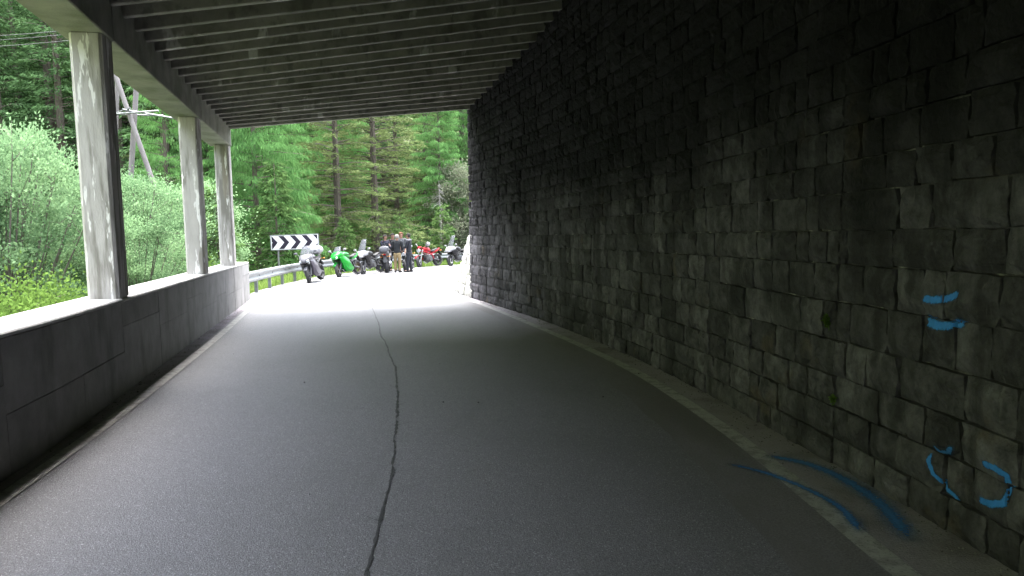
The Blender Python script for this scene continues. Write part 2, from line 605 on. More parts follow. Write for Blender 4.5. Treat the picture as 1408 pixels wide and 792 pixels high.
strip([(rline(y) + .06 + .03 * math.sin(y * 3.3), y) for y in ys2], [(xw(min(y, 22)) + .1, y) for y in ys2], .004).build('gritty_gutter', M['grit'], road)
strip([(xl(y) - .1, y) for y in ys2], [(lline(y) - .10 + .02 * math.sin(y * 4.1), y) for y in ys2], .004).build('gritty_gutter', M['grit'], road)
# tar seam
ck = spline([(-6, -.3), (0, -.52), (3.6, -.70), (4.78, -.80), (7.02, -1.05), (9.92, -1.52), (12.95, -2.16), (17, -2.98), (22.16, -4.1), (28, -5)])
r2 = random.Random(3)
ysc = np.arange(-6, 27, .06)
L_, R_ = [], []
wob = 0
for y in ysc:
    wob = wob * .86 + r2.uniform(-.008, .008)
    gapk = 1 if r2.random() > .07 else .25
    hw = gapk * (.0085 + r2.uniform(-.005, .006)) * (1.3 if 6 < y < 8.5 else 1) * (0.8 if y > 15 else 1)
    L_.append((ck(y) + wob - hw, y))
    R_.append((ck(y) + wob + hw, y))
seam = strip(L_, R_, .004)
for y0 in (4.3, 5.2, 6.6, 7.4, 8.3, 9.6, 11.5):            # short side cracks
    sg_ = r2.choice((-1, 1))
    px_, py_, hw_ = ck(y0), y0, .005
    a_, b_ = [], []
    ang = r2.uniform(.5, 1.1)
    for k in range(7):
        a_.append((px_ - hw_ * math.cos(ang) * sg_, py_ + hw_ * math.sin(ang)))
        b_.append((px_ + hw_ * math.cos(ang) * sg_, py_ - hw_ * math.sin(ang)))
        px_ += sg_ * .03 * math.sin(ang)
        py_ += .03 * math.cos(ang)
        ang += r2.uniform(-.35, .35)
        hw_ *= .78
    t_ = strip(a_, b_, .0045)
    seam.add(t_.v, t_.f)
seam.build('tar_seam', M['tar'], road)
# loose pebbles and leaf litter on the asphalt
mb = MB()
for i in range(9):
    y = r2.uniform(3, 18)
    x = r2.uniform(lline(y) - .1, rline(y) + .3)
    if i < 3:
        x, y = [(-.68, 7.55), (.9, 7.8), (-2.3, 8.6)][i]
    s = r2.uniform(.005, .011) if i > 2 else .010
    mb.ball((x, y, gz(x, y) + s * .4), (s, s * 1.3, s * .7), 6, 4)
tag(mb.build('pebbles', M['tar'], None), 'scattered dark pebbles lying on the grey asphalt', None, None, 'stuff')

# grit, gravel and dead needles that collect along both edges of the road
GRV = mat('gravel', (.09, .085, .082), (.26, .25, .24), 9, .95, island=.5)
mb = MB()
for i in range(1500):
    y = r2.uniform(2.2, 20)
    if i % 4:
        x = xw(y) - abs(r2.gauss(0, .16)) - .01
    else:
        x = xl(y) + abs(r2.gauss(0, .09)) + .01
    s = r2.uniform(.004, .011) * (1.7 if r2.random() < .06 else 1)
    a = r2.uniform(0, 6.28)
    c_, s_ = math.cos(a) * s, math.sin(a) * s
    z = gz(x, y) + .004
    mb.add([(x + c_, y + s_, z), (x - s_ * .7, y + c_ * .7, z), (x - c_, y - s_, z), (x + s_ * .7, y - c_ * .7, z), (x + c_ * .2, y + s_ * .2, z + s * .9)], [(0, 1, 4), (1, 2, 4), (2, 3, 4), (3, 0, 4)])
tag(mb.build('gravel', GRV, None, False), 'fine gravel collected along the foot of the walls', None, None, 'stuff')

# ------------------------------------------------------------------ ground
FAN = np.array((16.0, 20.0))
Gn = RNG.normal(size=(64, 4))


def bumpy(x, y):
    return .5 * math.sin(x * .21 + y * .13) + .35 * math.sin(x * .37 - y * .29 + 1) + .2 * math.sin(x * .9 + y * .7)


OFFS = [-9, -.25, .05, .45, 1.0, 1.8, 3, 4.5, 6.5, 9, 12, 15, 18, 22, 27, 33, 40, 50, 62, 76, 95, 120, 150, 190, 240]


def left_profile(r, y):
    k = smoothstep(18, 34, y)          # further on the bank is shallower
    deep = np.interp(r, [0, .45, 1, 1.8, 3, 4.5, 6.5, 9, 12, 16, 20, 26, 60, 120, 240], [-.03, -.1, -.35, -1.0, -1.7, -2.4, -3.1, -3.5, -3.6, -3.4, -2.6, 0.5, 24, 66, 150])
    shal = np.interp(r, [0, .45, 1, 1.8, 3, 4.5, 6.5, 9, 12, 16, 20, 26, 60, 120, 240], [-.02, 0, -.05, -.2, -.5, -.8, -1.0, -1.0, -.8, -.2, .8, 3.0, 22, 62, 146])
    return float(deep * (1 - k) + shal * k)


mb = MB()
for (x, y) in LE:
    d = np.array((x, y)) - FAN
    d /= np.linalg.norm(d)
    for r in OFFS:
        px, py = x + d[0] * r, y + d[1] * r
        if r < 0:
            z = gz(px, py) - .06
        else:
            z = gz(x, y) - .03 + left_profile(r, y) + (bumpy(px, py) * min(1, r / 20) * .9 if r > 2 else 0)
        mb.v.append((px, py, z))
m_ = len(OFFS)
for i in range(len(LE) - 1):
    for j in range(m_ - 1):
        p = i * m_ + j
        mb.f.append((p, p + 1, p + m_ + 1, p + m_))
ground = tag(mb.build('ground', M['soil']), 'green valley floor and wooded slope beyond the road', None, None, 'structure')
gbvh = BVHTree.FromPolygons([Vector(v) for v in mb.v], mb.f)


def gnd(x, y):
    h = gbvh.ray_cast(Vector((x, y, 400)), Vector((0, 0, -1)))
    return h[0].z if h[0] else gz(x, y)


# hillside on the wall side, from the top of the walls upward
mb = MB()
hy = list(np.arange(-40, 58, 2.0))
re_y = [p[1] for p in RE]
re_x = [p[0] for p in RE]
ho = [.55, 1.5, 3, 5, 8, 12, 18, 26, 40, 60, 90]
for y in hy:
    x0 = float(np.interp(y, re_y, re_x))
    k = smoothstep(20.6, 22.8, y)
    for o in ho:
        x = x0 + o
        base = 5.55 * (1 - k) + 2.55 * k
        mb.v.append((x, y, gz(x0, y) + base + (o - .55) * (.45 + .35 * k) + bumpy(x, y) * min(1, o / 10) * .6))
for i in range(len(hy) - 1):
    for j in range(len(ho) - 1):
        p = i * len(ho) + j
        mb.f.append((p, p + 1, p + len(ho) + 1, p + len(ho)))
hill = tag(mb.build('hillside', M['soil']), 'grassy slope rising above the stone wall', None, None, 'structure')

# ------------------------------------------------------------------ stone wall
stone_rng = random.Random(11)


def stone_variant(i):
    """rock faced block: unit size, front face at -y, irregular outline and a bulging broken face"""
    r = random.Random(100 + i)
    nx, nz = 4, 4
    vs, fs = [], []
    for b in range(nz + 1):
        for a in range(nx + 1):
            u, v = a / nx - .5, b / nz - .5
            e = max(abs(u), abs(v)) * 2
            if e > .99:
                dep, ju = -.45 + r.uniform(-.2, .2), .022
            elif e > .4:
                dep, ju = -.86 + r.uniform(-.22, .22), .06
            else:
                dep, ju = -.98 + r.uniform(-.25, .25), .07
            su = 1 - .03 * (abs(v) * 2) ** 6
            vs.append((u * su + r.uniform(-ju, ju), dep, v + r.uniform(-ju, ju)))
    for b in range(nz):
        for a in range(nx):
            p = b * (nx + 1) + a
            fs.append((p, p + 1, p + nx + 2, p + nx + 1))
    # sides running back into the mortar
    ring = list(range(0, nx + 1)) + [k * (nx + 1) + nx for k in range(1, nz + 1)] + [nz * (nx + 1) + k for k in range(nx - 1, -1, -1)] + [k * (nx + 1) for k in range(nz - 1, 0, -1)]
    n0 = len(vs)
    for q in ring:
        vs.append((vs[q][0], 1.0, vs[q][2]))
    for k in range(len(ring)):
        k2 = (k + 1) % len(ring)
        fs.append((ring[k2], ring[k], n0 + k, n0 + k2))
    return np.array(vs), fs


VARS = [stone_variant(i) for i in range(14)]


def stone_meshes(m, nm):
    out = []
    for v, f in VARS:
        me = mesh_of(nm, [tuple(p) for p in v], f, m, False)
        out.append(me)
    return out


for_me = {}


def stone_field(owner, pos, s0, s1, courses, wr, material, splits=(), limit=300, depth=.046, name='stone', keep=None, batter=None):
    """pos(s) -> (x, y, tangent); courses: list of (z0, z1) above the road plane"""
    meshes = stone_meshes(material, name)
    items = []
    for ci, (z0, z1) in enumerate(courses):
        s = s0 - stone_rng.uniform(0, .3)
        while s < s1:
            wd = stone_rng.uniform(*wr) * (1.25 if stone_rng.random() < .15 else 1)
            e = s + wd
            for sp in splits:
                if s < sp < e + .09:
                    e = sp
            if e > s1 - .08:
                e = s1
            z = [(z0, z1)]
            if z1 - z0 > .27 and stone_rng.random() < .07:
                zm = z0 + (z1 - z0) * stone_rng.uniform(.4, .6)
                z = [(z0, zm), (zm, z1)]
            for a, b in z:
                items.append((s, e, a, b))
            s = e
            if e >= s1:
                break
    out = []
    camp = Vector((0, 0, CAM_H))
    for s, e, a, b in items:
        x, y, t = pos((s + e) / 2)
        lean = batter((a + b) / 2) if batter else 0.0
        tv = Vector((t[0], t[1], (-GRADE * t[1] + CROSS * t[0]))).normalized()
        nv = Vector((t[1], -t[0], 0)).normalized()      # into the wall (right of travel)
        c = Vector((x, y, gz(x, y) + (a + b) / 2)) + nv * lean
        gap = stone_rng.uniform(.007, .016)
        sx, szz, sy = (e - s) - gap, (b - a) - gap * .9, depth * stone_rng.uniform(.55, 1.35)
        upv = Vector((0, 0, 1))
        if batter:
            dl = batter(1.0) - batter(0.0)
            upv = (upv + nv * dl).normalized()
        # keep the joints tidy but not ruled
        ang = stone_rng.uniform(-.018, .018)
        tv2 = (tv + upv * ang).normalized()
        # local x must run so that -y faces the road
        mat4 = Matrix(((tv2.x * sx, nv.x * sy, upv.x * szz, c.x), (tv2.y * sx, nv.y * sy, upv.y * szz, c.y), (tv2.z * sx, nv.z * sy, upv.z * szz, c.z), (0, 0, 0, 1)))
        d = (c - camp).length
        vis = keep(c) if keep else 1
        out.append((vis * (sx * szz) / max(d, 1) ** 2, mat4, stone_rng.randrange(len(VARS))))
    order = sorted(range(len(out)), key=lambda i: -out[i][0])
    rest = []
    for k, i in enumerate(order):
        if k < limit:
            o = bpy.data.objects.new(name, meshes[out[i][2]])
            COL.objects.link(o)
            o.parent = owner
            o.matrix_local = Matrix.Translation(-owner.location) @ out[i][1]
        else:
            rest.append(out[i])
    if rest:
        V, Fc, n = [], [], 0
        for _, m4, vi in rest:
            v, f = VARS[vi]
            A = np.array(m4)
            w_ = v @ A[:3, :3].T + A[:3, 3] - np.array(owner.location)
            V.append(w_)
            Fc += [tuple(q + n for q in g) for g in f]
            n += len(v)
        V = np.concatenate(V)
        o = link('stones', mesh_of('stones', [tuple(p) for p in V], Fc, material, False), owner)
        o["kind"] = "stuff"
    return out


# arc-length table of the wall face
WY = np.arange(-40, WALL_Y1 + .001, .1)
WY[-1] = WALL_Y1
WX = np.array([xw(y) for y in WY])
WS = np.concatenate([[0], np.cumsum(np.hypot(np.diff(WX), np.diff(WY)))])


def wall_pos(s):
    y = float(np.interp(s, WS, WY))
    x = float(np.interp(s, WS, WX))
    d = np.array((xw(y + .1) - xw(y - .1), .2))
    d /= np.linalg.norm(d)
    return x, y, d


def s_of_y(y):
    return float(np.interp(y, WY, WS))


RECESS = .020
wall_root = thing('stone_wall', (2, 5, gz(2, 5)), 'tall dark sooty stone block wall along the right of the road', 'wall')
mb = MB()
TH = .75
for y in list(np.arange(-40, 20.7, .6)) + [WALL_Y1 - .02]:
    x, yy_, t = wall_pos(s_of_y(y))
    nv = (t[1], -t[0])
    z0, z1 = gz(x, y) - .3, gz(x, y) + wall_top(y) + .25
    for off in (RECESS, TH):
        for z in (z0, z1):
            mb.v.append((x + nv[0] * off - 2, yy_ + nv[1] * off - 5, z - gz(2, 5)))
ns = len(mb.v) // 4
for i in range(ns - 1):
    a, b = i * 4, i * 4 + 4
    mb.f += [(a, b, b + 1, a + 1), (a + 1, b + 1, b + 3, a + 3), (a + 3, b + 3, b + 2, a + 2)]
e = (ns - 1) * 4
mb.f += [(e, e + 2, e + 3, e + 1), (0, 1, 3, 2)]
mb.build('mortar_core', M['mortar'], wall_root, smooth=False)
courses, z = [], .0
for h in (.20, .22, .22, .25, .27, .26, .23, .25, .21, .23, .20, .24, .22, .21, .25, .20, .23, .22, .21, .24, .20, .23, .21, .22, .2):
    if z > 5.55:
        break
    courses.append((z, z + h))
    z += h


def in_frame(c):
    p = c - Vector((0, 0, CAM_H))
    d = p.dot(fw)
    if d < .3:
        return .01
    px, py = 704 + LENS_PX * p.dot(rt2) / d, 396 - LENS_PX * p.dot(up2) / d
    s = s_cur = None
    return 1 if -10 < px < 1420 and -10 < py < 805 else .01


def above_wall(c):
    return in_frame(c)


SEAM = s_of_y(5.43)
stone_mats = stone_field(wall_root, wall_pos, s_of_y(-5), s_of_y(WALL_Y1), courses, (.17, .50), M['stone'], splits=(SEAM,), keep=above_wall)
# end face of the wall, seen edge on: long and short quoins
for i, (a, b) in enumerate(courses):
    if b > 5.0:
        break
    x, y, t = wall_pos(s_of_y(WALL_Y1))
    m = MB()
    m.box((0, 0, 0), (.16 + .05 * (i % 2), TH * .9, (b - a) - .02))
    c = Vector((x, y, gz(x, y) + (a + b) / 2)) + Vector((t[1], -t[0], 0)) * (TH * .45 - .015) + Vector((t[0], t[1], 0)) * .05
    o = m.build('quoin', M['stone'], wall_root, bevel=.012)
    o.location = c - wall_root.location
    o.rotation_euler = (0, 0, math.atan2(t[1], t[0]))

# the stone faces near the camera, for the sprayed marks to lie on
bv, bf = [], []
for _, m4, vi in stone_mats:
    if 2.5 < m4.translation.y < 5.4:
        v, f = VARS[vi]
        A = np.array(m4)
        n = len(bv)
        bv += [Vector(p) for p in v @ A[:3, :3].T + A[:3, 3]]
        bf += [tuple(q + n for q in g) for g in f]
sbvh = BVHTree.FromPolygons(bv, bf)


def wall_mark(pts, width, label, mname='spray_mark', faint=False):
    """pts: (y along the road, height above it); a thin film of paint lying on the wall"""
    q = []
    for i in range(len(pts) - 1):
        for k in range(10):
            t = k / 10
            q.append((pts[i][0] * (1 - t) + pts[i + 1][0] * t, pts[i][1] * (1 - t) + pts[i + 1][1] * t))
    q.append(pts[-1])
    V, Fc, at = [], [], []
    rr = random.Random(len(label))
    for i, (y, hgt) in enumerate(q):
        a, b = q[max(i - 1, 0)], q[min(i + 1, len(q) - 1)]
        d = Vector((b[0] - a[0], b[1] - a[1]))
        d = d.normalized() if d.length else Vector((1, 0))
        nrm = Vector((-d.y, d.x))
        end = min(1, min(i, len(q) - 1 - i) / 3)
        for c in range(7):
            o = (c - 3) / 3
            yy2, hh = y + nrm.x * o * width, hgt + nrm.y * o * width
            x = xw(yy2)
            V.append((x - .034, yy2, gz(x, yy2) + hh))
            at.append(max(0, 1.05 - abs(o) ** 1.6) * (.35 + .65 * end))
    for i in range(len(q) - 1):
        for c in range(6):
            p = i * 7 + c
            Fc.append((p, p + 1, p + 8, p + 7))
    # settle each vertex on the stone it lies on
    for i, (x, y, z) in enumerate(V):
        h = sbvh.ray_cast(Vector((x - .4, y, z)), Vector((1, 0, 0)), 1.0)
        V[i] = ((min(h[0].x, xw(y) + .012) if h[0] else xw(y) + .012) - .007, y, z)
    me = mesh_of(mname, V, Fc, M['blue_faint'] if faint else M['blue'], True)
    a = me.attributes.new("spray", 'FLOAT', 'POINT')
    a.data.foreach_set("value", at)
    o = link(mname, me)
    tag(o, label, 'graffiti', 'blue spray paint on the stone wall')
    return o


def road_mark(pts, width, label):
    q = densify(pts, 10)
    V, Fc, at = [], [], []
    for i, (x, y) in enumerate(q):
        a, b = q[max(i - 1, 0)], q[min(i + 1, len(q) - 1)]
        d = Vector((b[0] - a[0], b[1] - a[1])).normalized()
        nrm = Vector((-d.y, d.x))
        end = min(1, min(i, len(q) - 1 - i) / 4)
        for c in range(7):
            o = (c - 3) / 3
            px, py = x + nrm.x * o * width, y + nrm.y * o * width
            V.append((px, py, gz(px, py) + .013))
            at.append(max(0, 1 - abs(o)) ** 1.3 * (.3 + .7 * end) * (1 if abs(o) < .99 else 0))
    for i in range(len(q) - 1):
        for c in range(6):
            p = i * 7 + c
            Fc.append((p, p + 1, p + 8, p + 7))
    me = mesh_of('spray_mark', V, Fc, M['blue_faint'], True)
    a = me.attributes.new("spray", 'FLOAT', 'POINT')
    a.data.foreach_set("value", at)
    return tag(link('spray_mark', me), label, 'graffiti', 'blue spray paint on the road')


wall_mark([(4.40, 1.262), (4.33, 1.258), (4.245, 1.268), (4.17, 1.285), (4.10, 1.308)], .026, 'upper of two short bright blue spray bars high on the stone wall')
wall_mark([(4.40, 1.16), (4.36, 1.128), (4.28, 1.120), (4.20, 1.130), (4.08, 1.160)], .030, 'lower of two short blue spray bars high on the stone wall')
wall_mark([(4.29, .40), (4.275, .34), (4.247, .293), (4.15, .236), (4.05, .212)], .020, 'blue sprayed hook curving down to the right, low on the stone wall')
wall_mark([(4.27, .45), (4.20, .43), (4.14, .448), (4.10, .49)], .018, 'short faint blue dash just above the sprayed hook', faint=True)
wall_mark([(3.84, .475), (3.76, .48), (3.68, .462), (3.672, .40), (3.70, .315), (3.76, .290), (3.85, .282)], .024, 'blue sprayed square bracket low on the wall, nearest the camera', faint=False)
road_mark([(1.50, 5.42), (1.72, 5.151), (1.868, 4.773), (1.913, 4.445), (1.86, 4.10)], .065, 'blue sprayed arc on the road crossing the worn white line')
road_mark([(1.83, 5.63), (2.058, 5.406), (2.171, 5.008), (2.174, 4.507), (2.07, 3.98)], .115, 'wider faded blue sprayed arc in the gutter beside the wall')

# mossy tufts rooted in the vertical joint of the wall


def tuft(y, h, n, size, label):
    x = xw(y) - .04
    P = np.tile(np.array([[0, 0, 0]], float), (n, 1)) + RNG.normal(0, size * .3, (n, 3)) * np.array([.3, .6, 1])
    D = RNG.normal(0, 1, (n, 3)) + np.array([-1.0, 0, .1])
    o = link('moss_tuft', quad_mesh('moss_tuft', cards(P, D, RNG.uniform(.4, .9, n) * size, RNG.uniform(.12, .25, n) * size), M['lime']))
    o.location = (x, y, gz(x, y) + h)
    return tag(o, label, 'moss')


def cards(P, D, Ln, Wd):
    """diamond leaf cards: base P, direction D, length, half width"""
    n = len(P)
    D = D / np.maximum(np.linalg.norm(D, axis=1, keepdims=True), 1e-6)
    R_ = RNG.normal(size=(n, 3))
    S = np.cross(D, R_)
    S /= np.maximum(np.linalg.norm(S, axis=1, keepdims=True), 1e-6)
    Ln = np.asarray(Ln).reshape(-1, 1)
    Wd = np.asarray(Wd).reshape(-1, 1)
    m_ = P + D * Ln * .45
    return np.stack([P, m_ + S * Wd, P + D * Ln, m_ - S * Wd], axis=1)


tuft(5.50, 1.02, 60, .06, 'small bright green moss tuft in the upright joint, the higher of the two')
tuft(5.38, .48, 40, .045, 'small dark green moss tuft low in the upright joint near the road')

# ------------------------------------------------------------------ wing wall beyond the gallery
WPT = densify([(-1.12, 20.95), (-1.65, 23.2), (-1.75, 25.5), (-1.4, 28.5), (-.75, 31.5), (.5, 36), (2.6, 41)], 8)
wx, wy = np.array(WPT).T
wsx = np.concatenate([[0], np.cumsum(np.hypot(np.diff(wx), np.diff(wy)))])
BAT = lambda z: z * .30


def wing_pos(s):
    x, y = float(np.interp(s, wsx, wx)), float(np.interp(s, wsx, wy))
    a, b = s - .3, s + .3
    d = np.array((np.interp(b, wsx, wx) - np.interp(a, wsx, wx), np.interp(b, wsx, wy) - np.interp(a, wsx, wy)))
    return x, y, d / np.linalg.norm(d)


wing = thing('wing_wall', (-1.6, 23, gz(-1.6, 23)), 'low pale leaning stone retaining wall just outside the gallery mouth', 'wall')
mb = MB()
ss = list(np.arange(0, wsx[-1], .5))
for s in ss:
    x, y, t = wing_pos(s)
    for z in (-.2, 2.45):
        for off in (.03, .9):
            k = BAT(z) + off
            mb.v.append((x + t[1] * k + 1.6, y - t[0] * k - 23, gz(x, y) + z - gz(-1.6, 23)))
for i in range(len(ss) - 1):
    a, b = i * 4, i * 4 + 4
    mb.f += [(a, b, b + 2, a + 2), (a + 2, b + 2, b + 3, a + 3), (a + 3, b + 3, b + 1, a + 1)]
e = (len(ss) - 1) * 4
mb.f += [(0, 2, 3, 1), (e, e + 1, e + 3, e + 2)]
mb.build('mortar_core', M['pale_mortar'], wing, smooth=False)
stone_field(wing, wing_pos, .0, wsx[-1] - .1, [(i * .27, i * .27 + .27) for i in range(9)], (.28, .55), M['pale_stone'], depth=.05, batter=BAT, limit=140)

# ------------------------------------------------------------------ gallery: pillars, edge beam, joists, slab
BEAM_Z0, JOIST_Z0 = 3.62, 3.98


def left_pos(y, off=0.0):
    d = Vector((xl(y + .2) - xl(y - .2), .4)).normalized()
    return Vector((xl(y) - d.y * off, y + d.x * off)), d


gal = thing('rockfall_gallery', (-4, 8, gz(-4, 8)), 'concrete rockfall gallery roof with joists carried on square pillars over the road', 'gallery')
GO = gal.location.copy()


def gal_part(mb, name, m, smooth=False, bevel=0):
    mb.v = [(x - GO.x, y - GO.y, z - GO.z) for x, y, z in mb.v]
    return mb.build(name, m, gal, smooth, bevel)


PY = [17.8, 13.8, 8.3, 3.4, -1.5, -6.4, -11.3, -16.2, -21.1, -26, -31, -36]
for k, y in enumerate(PY):
    c, d = left_pos(y, .165)
    rot = Matrix(((d.x, -d.y, 0), (d.y, d.x, 0), (0, 0, 1)))
    z0, z1 = gz(c.x, y) + .95, gz(c.x, y) + BEAM_Z0 + .03
    m = MB().box((c.x, c.y, (z0 + z1) / 2), (.42, .30, z1 - z0), rot)
    gal_part(m, 'pillar', M['pillar'], bevel=.03)
BY1 = 17.98
bys = list(np.arange(-40, BY1, .8)) + [BY1]
# edge beam in spans, a joint over each pillar
ends = sorted([p for p in PY if p < BY1 - .1])[1:]
spans = [(-36, -31)] + list(zip([-31] + ends[1:], ends[1:] + [BY1]))
ends = [-36, -31, -26, -21.1, -16.2, -11.3, -6.4, -1.5, 3.4, 8.45, 13.95, BY1]
for a, b in zip(ends[:-1], ends[1:]):
    m = MB()
    st = np.linspace(a + .006, b - .006, 7)
    for y in st:
        for off, z in ((-.012, BEAM_Z0), (-.012, JOIST_Z0 + .42), (.44, JOIST_Z0 + .42), (.44, BEAM_Z0)):
            c, d = left_pos(y, off)
            m.v.append((c.x, c.y, gz(c.x, c.y) + z))
    for i in range(6):
        for k in range(4):
            k2 = (k + 1) % 4
            m.f.append((i * 4 + k2, i * 4 + k, i * 4 + 4 + k, i * 4 + 4 + k2))
    m.f += [(0, 1, 2, 3), (27, 26, 25, 24)]
    gal_part(m, 'edge_beam', M['beam'], bevel=.012)
# precast joists from the beam to the wall, skewed to the road
JS = .52
SKEW = 2.85


def roof_pt(yl, t, z_off):
    """point on the joist soffit line starting at the beam at yl; t 0..1 to the wall"""
    a = Vector((xl(yl), yl, 0))
    yr = yl + SKEW
    b = Vector((xw(min(yr, 24)), yr, 0))
    a.z = gz(a.x, a.y) + JOIST_Z0
    b.z = gz(b.x, b.y) + wall_top(yr) - .03
    return a.lerp(b, t) + Vector((0, 0, z_off))


yj = 17.80
jl = []
while yj > -22:
    jl.append(yj)
    yj -= JS
for k, y in enumerate(jl):
    p, q = roof_pt(y, -.004, 0), roof_pt(y, 1.07, 0)
    d = (q - p).normalized()
    sd = Vector((d.y, -d.x, 0)).normalized()
    m = MB()
    wb, wt, hh = .065, .085, .30
    jt = r2.uniform(-.008, .008)
    vs = []
    for P in (p, q):
        for s_, z_ in ((-wb, 0), (wb, 0), (wt, hh), (-wt, hh)):
            vs.append(P + sd * (s_ + jt) + Vector((0, 0, z_ + jt)))
    m.add(vs, [(0, 1, 5, 4), (1, 2, 6, 5), (2, 3, 7, 6), (3, 0, 4, 7), (3, 2, 1, 0), (4, 5, 6, 7)])
    gal_part(m, 'joist', M['joist'], bevel=.01)
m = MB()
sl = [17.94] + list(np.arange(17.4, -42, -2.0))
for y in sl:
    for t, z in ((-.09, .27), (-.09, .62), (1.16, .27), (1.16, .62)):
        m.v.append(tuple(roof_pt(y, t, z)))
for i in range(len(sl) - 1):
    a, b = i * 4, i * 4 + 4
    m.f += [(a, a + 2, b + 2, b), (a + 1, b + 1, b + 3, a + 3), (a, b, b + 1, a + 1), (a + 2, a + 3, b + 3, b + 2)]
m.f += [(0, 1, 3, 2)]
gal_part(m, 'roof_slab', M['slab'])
# fascia closing the far end of the roof
m = MB()
a, b = roof_pt(17.95, -.02, .0), roof_pt(17.95, 1.05, .0)
d = (b - a).normalized()
fy = Vector((-d.y, d.x, 0)).normalized()
vs = []
for P in (a, b):
    for s_, z_ in ((0.005, .12), (.14, .12), (.14, .75), (.005, .75)):
        vs.append(P + fy * s_ + Vector((0, 0, z_)))
m.add(vs, [(0, 1, 5, 4), (1, 2, 6, 5), (2, 3, 7, 6), (3, 0, 4, 7), (3, 2, 1, 0), (4, 5, 6, 7)])
gal_part(m, 'fascia', M['beam'], bevel=.01)

# ------------------------------------------------------------------ parapet
par = thing('concrete_parapet', (-4, 8, gz(-4, 8)), 'long low board-marked concrete parapet wall on the left edge of the road', 'parapet')
PO = par.location.copy()
PTOP, PTH = .97, .46


def par_block(y0, y1, z0, z1, i0, i1, name, m, bevel=.008, n=4):
    mb = MB()
    st = np.linspace(y0, y1, n)
    for y in st:
        for off, z in ((i0, z0), (i0, z1), (i1, z1), (i1, z0)):
            c, d = left_pos(y, off)
            mb.v.append((c.x - PO.x, c.y - PO.y, gz(c.x, c.y) + z - PO.z))
    for i in range(n - 1):
        for k in range(4):
            k2 = (k + 1) % 4
            mb.f.append((i * 4 + k2, i * 4 + k, i * 4 + 4 + k, i * 4 + 4 + k2))
    mb.f += [(0, 1, 2, 3), tuple(4 * n - 1 - k for k in range(4))]
    return mb.build(name, m, par, False, bevel)


par_block(-40, 20.36, -.6, .93, .012, PTH - .012, 'core', M['concrete'], 0, 60)
y = 20.4
while y > -20:
    L = r2.uniform(1.15, 1.95)
    y0 = max(y - L, -20)
    zs = r2.choice([.42, .5, .62, .68])
    for (a, b) in ((-.3, zs), (zs, .93)):
        o = par_block(y0 + .002, y - .002, a + .0015, b - .0015, r2.uniform(-.004, .004), .2, 'formwork_panel', M['concrete'], .003)
    y = y0
y = 20.4
while y > -20:
    y0 = max(y - r2.uniform(4.2, 5.2), -20)
    par_block(y0 + .004, y - .004, .931, PTOP, -.006, PTH, 'coping', M['coping'], .012, 5)
    y = y0
# ------------------------------------------------------------------ trees


def sub_r(seed):
    global RNG
    RNG = np.random.default_rng(seed)


def branch_cards(P, D, Ln, Wd):
    return cards(np.array(P), np.array(D), np.array(Ln), np.array(Wd))


